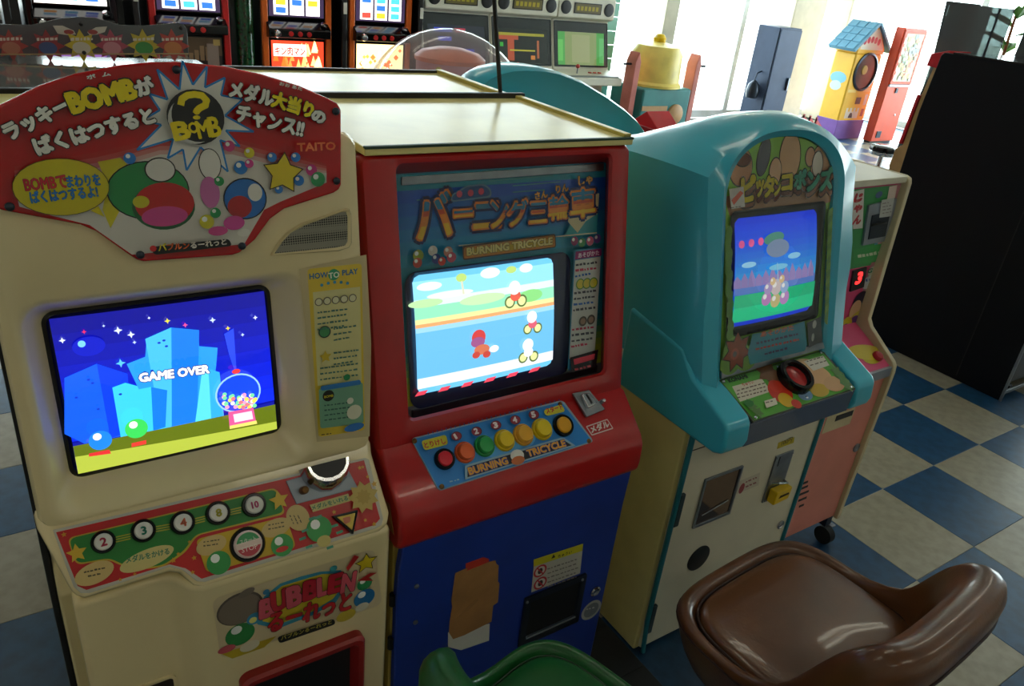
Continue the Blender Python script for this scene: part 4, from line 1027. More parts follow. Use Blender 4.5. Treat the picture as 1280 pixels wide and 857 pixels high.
for t in (.25, .5, .75, 1.0): L.append([V((x + (XL3 + XR3 - 2 * x) * .02 * t, fy(z) + .008 + (.30 - fy(z)) * t, z - .92 * t ** 1.4 * max(0, z - 1.07))) for x, z in ou])
MB().loops(L, 0, False, True, closed=False).build('hood', 'teal_plastic', c3, angle=36)
bk = L[-1]; MB().prism(bk, (0, .012, 0)).build('hood_back', 'teal_plastic', c3)
# picture panel inside the hood
pn = MB().add([V((x, pa(z) + .002, z)) for x, z in art], [list(range(len(art)))[::-1]]).build('picture_panel', plas((70, 130, 50), .3, .3, 'panel_green'), c3)
G3 = Print.lean(-.10, .75, .25, .0)
G3.polyuv([((x), (z - .75) * math.sqrt(1 + .0625)) for x, z in arch(-1.106, -.792, .692, 1.033, 1.144)], (140, 190, 80))
G3.poly([(905, 246), (1042, 216), (1038, 252), (1020, 258), (1002, 262), (980, 266), (952, 270), (932, 264), (912, 270)], (166, 124, 92))
for x, y, rx, ry, c, a in ((926, 209, 17, 19, (196, 140, 100), 0), (929, 200, 11, 6, (110, 60, 40), 0), (954, 196, 9, 19, (84, 84, 92), -.25), (987, 196, 16, 24, (206, 158, 112), 0), (1026, 205, 16, 19, (200, 150, 110), 0), (1012, 196, 7, 9, (200, 150, 110), 0), (1021, 205, 8, 12, (216, 206, 190), 0), (968, 215, 9, 14, (206, 160, 120), 0)):
    G3.ell(x, y, rx + 1.2, ry + 1.2, (50, 36, 26), a); G3.ell(x, y, rx, ry, c, a)
for ch, p0, p1, uy, c in (('ピ', (926, 252), (942, 249), 222, (196, 176, 30)), ('ッ', (944, 246), (953, 244), 226, (196, 176, 30)), ('タ', (953, 246), (966, 243), 222, (196, 176, 30)), ('ン', (966, 244), (975, 242), 224, (196, 176, 30)), ('コ', (975, 238), (987, 236), 220, (196, 176, 30)), ('ポ', (990, 236), (1004, 234), 214, (40, 140, 110)), ('ン', (1006, 238), (1020, 236), 216, (40, 140, 110)), ('ズ', (1022, 238), (1037, 235), 212, (40, 140, 110))):
    G3.text(ch, (p0[0], p0[1] + 6), (p1[0], p1[1] + 6), (120, 70, 46), bold=.09, up=(p0[0], uy + 8), out=(40, 24, 16), ow=.14); G3.text(ch, p0, p1, c, bold=.07, up=(p0[0], uy), out=(40, 30, 20), ow=.12)
G3.poly([(908, 236), (926, 233), (928, 258), (911, 261)], (206, 196, 186)); G3.poly([(911, 250), (922, 238), (926, 241), (914, 256)], (206, 90, 70)); G3.greek((910, 260), (924, 258), (120, 110, 100), 1.4)
# foliage edges
rb = random.Random(5)
for k in range(16):
    G3.ell(908 - (k % 3) + (k > 8) * 1.5 - .0 * k, 290 + 9 * k, 5, 7, (90, 140, 40), n=12); G3.ell(1036 - .4 * k, 268 + 8.5 * k, 6, 7, ((100, 150, 44), (84, 132, 40))[k % 2], n=12)
for x, y, r in ((914, 436, 18), (928, 446, 16), (908, 452, 15)): G3.ell(x, y, r, r * .8, (120, 160, 60))
G3.star(916, 438, 22, (60, 30, 10), 7, .6); G3.star(916, 438, 20, (150, 66, 30), 7, .6); G3.ell(913, 441, 6, col=(190, 90, 60)); G3.ell(913, 441, 3, col=(110, 90, 80))
G3.poly([(935, 416), (962, 412), (985, 405), (1000, 400), (1003, 430), (1000, 437), (972, 444), (932, 454), (929, 440)], (52, 140, 164))
G3.text('あそびかた', (945, 420), (986, 411), (196, 110, 80), bold=.03, up=(945, 413))
for k, (a, b_) in enumerate((((940, 429), (992, 417)), ((939, 436), (993, 424)), ((950, 442), (982, 434)))): G3.greek(a, b_, ((60, 50, 90), (190, 70, 70), (60, 50, 90))[k], 3)
G3.poly([(1003, 402), (1020, 394), (1022, 425), (1005, 433)], (70, 72, 70)); G3.ell(1012, 404, 3, 4, (190, 190, 180)); G3.ell(1010, 420, 2, 4, (190, 190, 180))
G3.build('printed_artwork', 'ink_gloss', pn)
# tube in the hood
t3 = [(917, 276), (1018, 258), (1010, 390), (909, 405)]
s3 = [G3.uv(*p) for p in t3]; a0_, a1_ = (s3[0][0] + s3[3][0]) / 2, (s3[1][0] + s3[2][0]) / 2; d0_, d1_ = (s3[2][1] + s3[3][1]) / 2, (s3[0][1] + s3[1][1]) / 2
MB().loops([rr_loop(G3, a0_ - .010, a1_ + .030, d0_ - .022, d1_ + .014, .012, .0046), rr_loop(G3, a0_ - .008, a1_ + .028, d0_ - .020, d1_ + .012, .012, .0056), rr_loop(G3, a0_ - .002, a1_ + .003, d0_ - .003, d1_ + .003, .012, .005)], 0, False, True).build('tube_surround', 'black_gloss', c3)
S3 = Print.lean(-.10, .75, .25, .0054, step=.00016)
cu3, cv3, hw3, hh3 = (a0_ + a1_) / 2, (d0_ + d1_) / 2, (a1_ - a0_) / 2, (d1_ - d0_) / 2
lp = [(cu3 + (hw3 - .010) * sx + .010 * math.cos(a), cv3 + (hh3 - .010) * sy + .010 * math.sin(a)) for sx, sy, b0_ in ((1, -1, -HP), (1, 1, 0), (-1, 1, HP), (-1, -1, math.pi)) for a in (b0_, b0_ + HP / 2, b0_ + HP)]
S3.polyuv(lp, (24, 60, 230))
def band3(t0, t1, col, e=.0): S3.rectuv(cu3 - hw3 + e, cv3 + hh3 - 2 * hh3 * t1, cu3 + hw3 - e, cv3 + hh3 - 2 * hh3 * t0, col)
for k in range(9): band3(.06 + .57 * k / 9, .06 + .57 * (k + 1) / 9, mixc((24, 70, 240), (40, 170, 235), (k / 8) ** 1.2))
band3(.62, .70, (90, 130, 210))
for k in range(12): S3.poly([(914 + 8.2 * k, 352 - 1.5 * k), (918 + 8.2 * k, 345 - 1.5 * k - (k % 3) * 3), (922 + 8.2 * k, 350 - 1.5 * k), (922 + 8.2 * k, 360 - 1.5 * k), (914 + 8.2 * k, 361 - 1.5 * k)], (150, 130, 190))
band3(.70, .82, (30, 190, 130)); band3(.82, .955, (40, 215, 150))
for x, y in ((923, 305), (934, 303), (945, 301)): S3.ell(x, y, 4, col=(235, 90, 150), n=14)
S3.ell(961, 297, 15, 6, (70, 140, 120), .1); S3.ell(965, 309, 17, 9, (120, 140, 170)); S3.ell(930, 330, 10, 3, (150, 210, 240)); S3.ell(985, 318, 10, 3, (140, 205, 240)); S3.ell(965, 332, 14, 3, (120, 200, 235))
for x, y, r, c in ((951, 372, 7, (190, 130, 190)), (962, 374, 7, (200, 190, 130)), (973, 370, 7, (190, 140, 200)), (962, 357, 8, (206, 190, 190)), (952, 359, 6, (170, 150, 200)), (972, 357, 6, (150, 180, 220)), (957, 350, 4, (220, 190, 140)), (968, 347, 4, (220, 190, 140))): S3.bubble(x, y, r, c)
S3.line([(962, 327), (963, 350)], 1.2, (150, 200, 230))
S3.build('screen_picture', 'crt_soft', c3, lambda u, v: .006 * (1 - ((u - cu3) / hw3) ** 2) + .006 * (1 - ((v - cv3) / hh3) ** 2) - .0015)
# cover sheet in the hood
MB().add([V((x, pa(z) - .016, z)) for x, z in art], [list(range(len(art)))[::-1]]).build('cover_glass', 'acrylic', c3, smooth=False)
# console
ck = [(.10, .60), (-.185, .598), (-.204, .606), (-.209, .625), (-.205, .662), (-.196, .672), (-.10, .716), (-.06, .76), (.10, .78)]
MB().profile(ck, XL3 - .003, -1.098).build('console_cheek', 'teal_plastic', c3, .008, 3)
MB().profile(ck, -.768, XR3 + .006).build('console_cheek', 'teal_plastic', c3, .008, 3)
MB().profile([(.10, .61), (-.200, .602), (-.203, .655), (-.109, .706), (.02, .71)], -1.098, -.768).build('console_front', plas((70, 84, 110), .22, .4, 'front_bluegrey'), c3, .002)
MB().prism([G3.w(*p, .004) for p in ((897, 463), (1024, 426), (1026, 434), (897, 472))], G3.N * .006).build('steel_strip', 'steel', c3, .001)
J3 = Print.lean(-.109, .713, 2.0, 0)
cq = [(899, 475), (1028, 437), (1070, 486), (942, 527)]
cp3 = J3.slab('control_panel', cq, .004, plas((60, 70, 50), .3, .2, 'panel_olive'), c3, 0, .0008)
JA = Print.lean(-.109, .713, 2.0, .0003)
JA.poly([(901, 476), (1027, 439), (1067, 485), (943, 525)], (90, 170, 60))
JA.text('KONAMI', (912, 478), (935, 472), (20, 40, 20), bold=.06, up=(911, 473))
JA.poly([(915, 483), (952, 473), (964, 489), (925, 502)], (222, 214, 196))
JA.text('ちゅうい', (929, 483), (943, 479), (196, 70, 50), bold=.03)
for k in range(3): JA.greek((921, 489 + 4.6 * k), (957 + k, 479 + 4.6 * k), (110, 90, 80), 1.8)
JA.star(960, 466, 16, (120, 76, 40), 7, .6); JA.ell(975, 490, 14, 13, (200, 50, 34)); JA.ell(982, 500, 9, 8, (222, 180, 40)); JA.ell(969, 483, 8, 7, (210, 60, 40)); JA.ell(995, 505, 6, 5, (200, 50, 34))
JA.ell(1018, 470, 20, 14, (214, 166, 120), -.2); JA.ell(1005, 458, 15, 8, (220, 176, 130)); JA.ell(1024, 488, 12, 7, (206, 170, 50)); JA.ell(1042, 480, 13, 8, (206, 160, 116)); JA.ell(1006, 494, 9, 6, (110, 150, 190))
JA.poly([(1004, 452), (1028, 445), (1036, 457), (1016, 464)], (216, 210, 196)); JA.greek((1008, 453), (1028, 447), (100, 90, 80), 1.6); JA.greek((1012, 458), (1032, 452), (100, 90, 80), 1.6)
for x, y in ((1045, 465), (1052, 474), (1058, 482), (938, 507), (946, 516)): JA.star(x, y, 8, (90, 130, 70), 6, .5)
JA.ell(935, 505, 6, 4, (40, 120, 50)); JA.poly([(954, 502), (968, 498), (971, 506), (957, 511)], (222, 214, 196)); JA.greek((956, 505), (968, 502), (110, 100, 90), 2)
JA.build('printed_artwork', 'ink', cp3)
o, _ = button(c3, JA, 991, 474, 17.5, 'black_gloss', plas((176, 40, 40)), .020, .012, .70)
for p in ((904, 477), (1026, 441), (1063, 484), (944, 522), (972, 459), (1008, 497)): screw(c3, JA.w(p[0], p[1], .0006), JA.N, .0035, 'chrome')
# door fittings of the white base
F3 = Print.lean(-.122, .3, 0, .0004)
wq = [(881, 597), (928, 582), (912, 640), (863, 661)]
wu = [F3.uv(*p) for p in wq]; w0_, w1_, y0_, y1_ = wu[0][0], wu[1][0], (wu[2][1] + wu[3][1]) / 2, (wu[0][1] + wu[1][1]) / 2
b = MB().loops([rr_loop(F3, w0_, w1_, y0_, y1_, .002, 0), rr_loop(F3, w0_, w1_, y0_, y1_, .002, .004), rr_loop(F3, w0_ + .005, w1_ - .005, y0_ + .005, y1_ - .005, .002, .004), rr_loop(F3, w0_ + .006, w1_ - .006, y0_ + .006, y1_ - .006, .002, .001)])
o = b.build('prize_door', 'steel', c3)
MB().loops([rr_loop(F3, w0_ + .006, w1_ - .006, y0_ + .006, y1_ - .006, .002, .001)], cap1=True).build('prize_flap', 'smoked_flap', o)
b = MB().tube([F3.p3(w0_ + .02, y0_ + .03, .003), F3.p3(w1_ - .02, y0_ + .045, .003)], .0012, 6); b.build('flap_edge', 'steel', o)
cq_ = [F3.uv(*p) for p in ((967, 572), (990, 560), (979, 605), (953, 627))]
q0_, q1_, z0_, z1_ = (cq_[0][0] + cq_[3][0]) / 2, (cq_[1][0] + cq_[2][0]) / 2, cq_[3][1], (cq_[0][1] + cq_[1][1]) / 2
o = MB().prism([F3.p3(u, v, 0) for u, v in ((q0_, z0_), (q1_, z0_), (q1_, z1_), (q0_, z1_))], F3.N * .004).build('coin_mechanism', 'steel', c3, .001)
MB().prism([F3.p3(u, v, .004) for u, v in ((q0_ + .012, z1_ - .030), (q0_ + .015, z1_ - .030), (q0_ + .015, z1_ - .005), (q0_ + .012, z1_ - .005))], F3.N * .0006).build('coin_slot', 'black', o, smooth=False)
zc_ = z1_ - .078
MB().tube([F3.p3(q0_ + .012, zc_, .004), F3.p3(q0_ + .020, zc_ + .006, .016), F3.p3(q1_ - .010, zc_ - .002, .018), F3.p3(q1_ - .006, zc_ - .004, .005)], .003, 8).build('return_lever', 'chrome', o)
b = MB().prism([F3.p3(u, v, .004) for u, v in ((q0_ + .010, z0_ + .004), (q1_ + .002, z0_ + .008), (q1_ + .006, zc_ - .012), (q0_ + .010, zc_ - .012))], F3.N * .022); o2 = b.build('coin_cup', 'yellow_plastic', c3, .004)
MB().prism([F3.p3(u, v, .0262) for u, v in ((q0_ + .022, z0_ + .022), (q1_ - .004, z0_ + .024), (q1_ - .006, zc_ - .024), (q0_ + .026, zc_ - .024))], F3.N * .0006).build('cup_opening', plas((60, 44, 8), .6, 0), o2, smooth=False)
for u, v in ((q0_ + .005, z1_ - .006), (q1_ - .005, z1_ - .006), (q0_ + .005, z0_ + .006)): screw(o, F3.p3(u, v, .004), F3.N, .0028, 'steel')
q = Print.lean(-.122, .3, 0, .0008); q.poly([(973, 553), (993, 546), (992, 553), (971, 561)], (196, 176, 40)); q.text('100円', (976, 557), (989, 552), (90, 80, 30), bold=.02)
q.poly([(924, 601), (950, 590), (948, 606), (921, 617)], (206, 196, 176)); q.ell(927, 610, 3, 5, (150, 50, 50)); q.greek((932, 603), (946, 597), (150, 90, 90), 2); q.greek((932, 609), (946, 603), (150, 90, 90), 2); q.build('price_sticker', 'ink_matte', c3)
MB().lathe([(.012, 0), (.012, .003), (.009, .004), (.007, .0025), (.0002, .003)], F3.w(975, 655), F3.N, 20).build('lock', 'chrome', c3)
MB().lathe([(.034, 0), (.034, .0015), (.031, .0025), (.0002, .0025)], F3.w(873, 697), F3.N, 28).build('round_cover', 'black', c3)
for px_, py_ in ((850, 635), (817, 770)):
    p = F3.w(px_, py_, 0); MB().box(XL3 + .012, XL3 + .026, -.130, -.122, p.z - .042, p.z + .042).build('hinge', plas((34, 52, 56), .4, .2), c3, .002)
MB().box(XL3 + .013, XR3 - .013, -.1228, -.1218, .557, .559).build('door_gap', plas((70, 50, 40), .7, 0), c3, smooth=False)

# ------------------------------------------------------------------ cabinet 4: pink rock-paper-scissors medal machine
XL4, XR4 = -.694, -.385
c4 = root('medal_machine', 'small pink medal machine on castors with a beige rim', 'arcade cabinet', (-.54, .14, 0))
prof = [(.40, .085), (-.086, .085), (-.090, .556), (-.088, .574), (-.080, .586), (.004, .645), (.016, .662), (.030, 1.012), (.034, 1.024), (.046, 1.028), (.40, 1.028)]
for x0_, x1_ in ((XL4, XL4 + .016), (XR4 - .016, XR4)): MB().profile(prof, x0_, x1_).build('side_panel', 'beige_trim', c4, .003)
MB().box(XL4 + .016, XR4 - .016, .036, .40, 1.012, 1.028).build('top_panel', 'white_panel', c4, .002)
MB().box(XL4 + .016, XR4 - .016, .09, .395, .09, 1.012).build('body', 'beige_side', c4, smooth=False)
MB().box(XL4 + .016, XR4 - .016, -.076, .09, .092, .56).build('lower_door', 'pink_panel', c4, .003)
MB().profile([(.09, .555), (-.078, .555), (-.082, .572), (.046, .642), (.09, .70)], XL4 + .016, XR4 - .016).build('tray', 'pink_bright', c4, .003)
MB().box(XL4 + .016, XR4 - .016, -.086, -.072, .546, .574).build('tray_edge', 'plate_grey', c4, .002)
MB().box(XL4 + .016, XR4 - .016, .048, .09, .62, 1.012).build('front_panel', 'pink_bright', c4, smooth=False)
U4 = Print.lean(.048, .8, 0, .0006)
xa, xb = XL4 + .016, XR4 - .016
U4.rectuv(xa, -.17, xb, .21, (222, 70, 124)); U4.rectuv(xa, .0, xb, .205, (60, 150, 80)); U4.rectuv(xa, .03, xa + .10, .16, (70, 160, 190)); U4.rectuv(xb - .03, .04, xb, .17, (90, 170, 196)); U4.rectuv(xb - .016, -.17, xb, .21, (196, 130, 140))
U4.poly([(1063, 240), (1080, 236), (1078, 285), (1066, 286)], (222, 214, 206))
U4.text('じ', (1067, 252), (1076, 251), (190, 30, 40), bold=.07, up=(1067, 243)); U4.text('ゃ', (1066, 265), (1075, 264), (190, 30, 40), bold=.07, up=(1066, 257)); U4.text('ん', (1065, 280), (1074, 279), (190, 30, 40), bold=.07, up=(1065, 270))
U4.poly([(1066, 312), (1106, 303), (1104, 326), (1068, 330)], (60, 160, 80)); U4.greek((1072, 322), (1100, 317), (214, 214, 190), 5)
U4.ell(1107, 318, 4, 2, (206, 200, 190)); U4.poly([(1111, 233), (1121, 231), (1118, 247), (1108, 249)], (222, 200, 190)); U4.ell(1098, 243, 5, 3, (70, 90, 140))
U4.ell(1092, 338, 8, 5, (206, 200, 180)); U4.ell(1086, 352, 10, 6, (206, 210, 214)); U4.text('GO', (1083, 341), (1096, 339), (40, 120, 70), bold=.03, up=(1083, 336)); U4.greek((1078, 352), (1094, 350), (50, 90, 170), 4)
for x, y, rx, ry, c in ((1074, 376, 9, 9, (30, 26, 60)), (1068, 386, 7, 8, (220, 170, 130)), (1072, 398, 12, 8, (206, 180, 40)), (1066, 402, 6, 6, (110, 60, 140)), (1054, 411, 9, 11, (206, 190, 30)), (1054, 411, 5, 5, (60, 70, 150)), (1088, 372, 4, 4, (220, 190, 170))): U4.ell(x, y, rx, ry, c)
U4.poly([(1079, 400), (1083, 398), (1080, 416), (1076, 418)], (210, 160, 180))
U4.build('printed_artwork', 'ink', c4)
# steel medal unit, display, hand signs
b = MB().prism([U4.w(*p) for p in ((1084, 256), (1119, 247), (1107, 300), (1076, 306))], U4.N * .006); o = b.build('medal_unit', 'plate_grey', c4, .001)
b = MB().prism([U4.w(*p, .006) for p in ((1087, 268), (1110, 262), (1103, 294), (1082, 298))], U4.N * .002); b.build('unit_window', 'dark_steel', o, .0005)
MB().tube([U4.w(1086, 280, .008), U4.w(1096, 276, .016), U4.w(1104, 277, .008)], .003, 8).build('lever', 'black', o)
q = Print.lean(.048, .8, 0, .0085); q.poly([(1102, 250), (1118, 247), (1114, 270), (1099, 272)], (190, 190, 186)); 
for k in range(4): q.greek((1103, 255 + 4 * k), (1114, 253 + 4 * k), (140, 130, 130), 1.4)
q.build('notice', 'ink_matte', o)
b = MB().prism([U4.w(*p) for p in ((1065, 338), (1082, 333), (1078, 358), (1061, 364))], U4.N * .005); o = b.build('counter_display', 'black', c4, .001)
q = Print.lean(.048, .8, 0, .0062); q.text('3', (1069, 355), (1075, 353.5), (255, 40, 40), up=(1069, 342), bold=.04); q.build('counter_digit', 'backlit', o)
TP = Print.lean(-.082, .572, 1.829, .0012)
q = TP; q.ell(1090, 447, 12, 6, (206, 190, 40)); q.ell(1083, 440, 22, 8, (222, 200, 60), -.2); q.build('tray_artwork', 'ink', c4)
MB().lathe([(.014, 0), (.014, .006), (.011, .010), (.0002, .011)], TP.w(1096, 446, .001), TP.N, 20).build('play_button', plas((176, 30, 40)), c4)
F4 = Print.lean(-.076, .3, 0, .0004)
for k in range(5):
    a = F4.w(1002 + (2, -2, -3, -4, -3)[k], 604 + 7.2 * k); l = (.020, .034, .042, .036, .020)[k] * .9
    MB().box(a.x - .0, a.x + l, -.0775, -.0760, a.z - .003, a.z + .003).build('vent_slot', 'black', c4, smooth=False)
a = F4.w(1055, 519); MB().box(a.x - .035, a.x + .035, -.078, -.076, a.z - .008, a.z + .008).build('medal_slot', 'black', c4, smooth=False)
MB().box(a.x - .075, a.x + .040, -.0772, -.0760, a.z - .035, a.z + .014).build('slot_plate', 'beige_trim', c4, smooth=False)
MB().lathe([(.013, 0), (.013, .003), (.010, .004), (.008, .002), (.0002, .0025)], F4.w(1070, 559), F4.N, 20).build('lock', 'steel', c4)
for x in (XL4 + .05, XR4 - .025):
    for y in (-.060, .36):
        o = MB().box(x - .014, x + .014, y - .012, y + .022, .056, .090).build('castor', 'dark_steel', c4, .003)
        MB().tube([(x - .011, y - .012, .0265), (x + .011, y - .012, .0265)], .0265, 18).build('castor_wheel', 'rubber', o)
        MB().box(x + .012, x + .030, y - .020, y - .006, .048, .054).build('brake_lever', 'steel', o, .001)
# ------------------------------------------------------------------ machines standing back to back behind the first row
r1 = root('rear_medal_cabinet', 'cream-topped cabinet backing onto the red and blue cabinet', 'arcade cabinet', (-1.55, .55, 0))
MB().box(-1.795, -1.312, .408, .695, .0, 1.128).build('body', 'cream_side', r1, .004)
MB().box(-1.800, -1.306, .406, .700, 1.128, 1.139).build('top_panel', 'top_sheet', r1, .002)
MB().box(-1.322, -1.306, .41, .700, 1.139, 1.147).build('top_lip', 'lip_yellow', r1, .002)
MB().box(-1.80, -1.306, .694, .704, 1.125, 1.145).build('edge_strip', 'black', r1, .001)
MB().profile([(.705, .0), (.74, .0), (.74, .6), (.79, .62), (.79, .66), (.72, .74), (.705, 1.12)], -1.79, -1.32).build('front_shell', 'red_plastic', r1, .005)
tpole = root('antenna_rod', 'thin black rod leaning up beside the cream cabinet tops', 'rod', (-1.297, .46, 1.14))
pb, pt = at(625.5, 118, z=1.145), at(617, -12, y=.41)
MB().lathe([(.010, 0), (.010, .006), (.005, .010), (.0002, .011)], pb - V((.002, 0, .006)), (0, 0, 1), 12).build('foot', 'black', tpole)
MB().tube([pb, (pb + pt) / 2, pt, pt + (pt - pb) * .4], .0045, 8).build('rod', 'black', tpole)

r2 = root('monster_sign_cabinet', 'cabinet behind the cream one with a glossy grey top', 'arcade cabinet', (-2.02, .62, 0))
MB().box(-2.232, -1.812, .408, .84, .0, 1.120).build('body', 'cream_side', r2, .004)
MB().box(-2.236, -1.808, .405, .86, 1.120, 1.132).build('top_panel', plas((120, 118, 116), .07, .5, 'glossy_grey'), r2, .003)
MB().profile([(.842, .0), (.88, .0), (.88, .6), (.99, .62), (.99, .66), (.86, .74), (.842, 1.118)], -2.23, -1.814).build('front_shell', 'cream_plastic', r2, .005)
SGN = Print.lean(.80, 1.1435, .10, 0)
sg = root('monster_eye_sign', 'dark grey wavy sign with scowling eyes and star bursts', 'sign', (-2.02, .81, 1.132))
so = [(-40, 69), (-40, 33), (0, 30), (40, 31), (58, 27), (75, 23), (98, 21), (118, 22), (136, 27), (150, 31), (180, 32), (205, 30), (222, 28), (230, 31), (234, 37), (236, 68)]
sb = SGN.slab('sign_board', so, .008, plas((78, 82, 88), .2, .3, 'sign_grey'), sg, 0, .001)
SA = Print.lean(.80, 1.1435, .10, .0003)
SA.poly([(66, 32), (78, 32), (92, 38), (95, 43), (84, 44), (72, 42)], (190, 186, 176)); SA.poly([(134, 33), (120, 34), (109, 40), (112, 44), (122, 43), (131, 40)], (190, 186, 176)); SA.ell(86, 40, 6, 3, (150, 60, 60)); SA.ell(116, 40, 6, 3, (150, 60, 60))
for x, c, c2_ in ((14, (150, 60, 56), (170, 110, 90)), (60, (140, 54, 60), (60, 84, 130)), (102, (190, 170, 50), (196, 190, 176)), (140, (160, 70, 90), (190, 130, 140)), (180, (190, 170, 60), (60, 140, 70)), (216, (170, 66, 60), (190, 120, 70))):
    SA.star(x, 57, 21, c, 8, .6); SA.ell(x, 60, 11, 8, c2_); SA.greek((x - 14, 51), (x + 14, 50), (206, 200, 190), 4)
SA.line([(-40, 68), (235, 67)], 2.0, (170, 150, 110))
SA.build('printed_artwork', 'ink', sb)
for x, y in ((101, 30), (226, 35), (105, 66)): screw(sg, SA.w(x, y, .001), SA.N, .004, 'black')
MB().box(-1.90, -1.835, .785, .835, 1.132, 1.142).build('foot', 'acrylic', sg, smooth=False)
MB().box(-2.21, -2.15, .785, .835, 1.132, 1.142).build('foot', 'acrylic', sg, smooth=False)

# teal machine whose rounded hood rises behind the first row
tk = root('teal_arch_machine', 'teal machine with a rounded hood behind the red and blue cabinet', 'arcade cabinet', (-.80, .88, 0))
ho = [(599, 118), (600, 110), (604, 102), (611, 96), (622, 90.5), (640, 86), (660, 85), (680, 86.5), (700, 90), (730, 102), (760, 120), (785, 138), (800, 152), (811, 168), (818, 185)]
hp_ = [at(px_, py_, y=.80) for px_, py_ in ho]; hp_ = [V((p.x, .80, p.z)) for p in hp_]
hp_ = [V((hp_[0].x, .80, .50))] + hp_ + [V((hp_[-1].x + .01, .80, .50))]
hc_ = V((-.82, .80, .80))
def ins(k, y): return [V((p.x + (hc_.x - p.x) * k, y, p.z + (hc_.z - p.z) * k if p.z > .51 else p.z)) for p in hp_]
MB().loops([ins(.14, .812), ins(.07, .808), ins(.02, .802), ins(0, .815), ins(.0, .90), ins(.06, .96)], 0, True, True, closed=False).build('hood', 'teal_plastic', tk, angle=50)
MB().box(-1.10, -.50, .82, .95, 0, .52).build('base', 'white_panel', tk, .01)
MB().box(-1.06, -.54, .812, .82, .05, .48).build('service_door', 'white_panel', tk, .003)

# clear dome machine with a candy drum
dm = root('dome_prize_machine', 'round prize machine with a clear plastic dome', 'prize machine', (-.84, 1.5, 0))
dc = V((-.84, 1.50, .86)); RD = .292
MB().lathe([(.30, 0), (.30, .80), (.31, .82), (.31, .86), (.295, .87), (.29, .865)], (dc.x, dc.y, 0), n=32).build('drum_base', 'candy_pink', dm)
MB().lathe([(.302, .10), (.303, .12), (.303, .30), (.302, .32)], (dc.x, dc.y, 0), n=32, cap=False).build('base_band', 'ride_yellow', dm)
MB().lathe([(.289, .86), (.289, .862), (.0002, .864)], (dc.x, dc.y, 0), n=32).build('play_floor', 'paper', dm)
MB().lathe([(RD * math.cos(t), .868 + RD * math.sin(t)) for t in [HP * k / 12 for k in range(13)]], (dc.x, dc.y, 0), n=40, cap=False).build('dome', 'clear_dome', dm)
cd = root('candy_drum', 'pink candy tub with a salmon lid inside the clear dome', 'tub', (-.838, 1.50, .864))
MB().lathe([(.108, .8655), (.112, .87), (.116, 1.055), (.112, 1.06)], (-.838, 1.50, 0), n=28).build('tub', 'candy_pink', cd)
MB().lathe([(.122, 1.055), (.122, 1.068), (.10, 1.085), (.05, 1.098), (.0002, 1.102)], (-.838, 1.50, 0), n=28).build('lid', 'salmon', cd)
for k in range(14):
    t = -2.6 + k * .22; zz = .90 + .045 * (k * 7 % 4); rr = .1145 + (zz - .87) * .0216 + .0008
    MB().lathe([(.012, 0), (.012, .001), (.0002, .0015)], (-.838 + rr * math.cos(t), 1.5 + rr * math.sin(t), zz), (math.cos(t), math.sin(t), 0), 10).build('spot', (plas((60, 160, 150)), plas((230, 210, 80)), plas((200, 60, 130)))[k % 3], cd)

# small red gabled box further back
rg = root('red_gable_box', 'small red box with a gabled top behind the teal arch', 'toy house', (1.2, 2.55, 0))
MB().profile([(2.42, .02), (2.42, .57), (2.55, .66), (2.68, .57), (2.68, .02)], 1.115, 1.30).build('body', 'trim_red', rg, .006)
MB().box(1.105, 1.31, 2.41, 2.69, .552, .572).build('eave', plas((150, 16, 30)), rg, .004)
MB().box(1.10, 1.315, 2.40, 2.70, 0, .03).build('plinth', 'black', rg, .004)

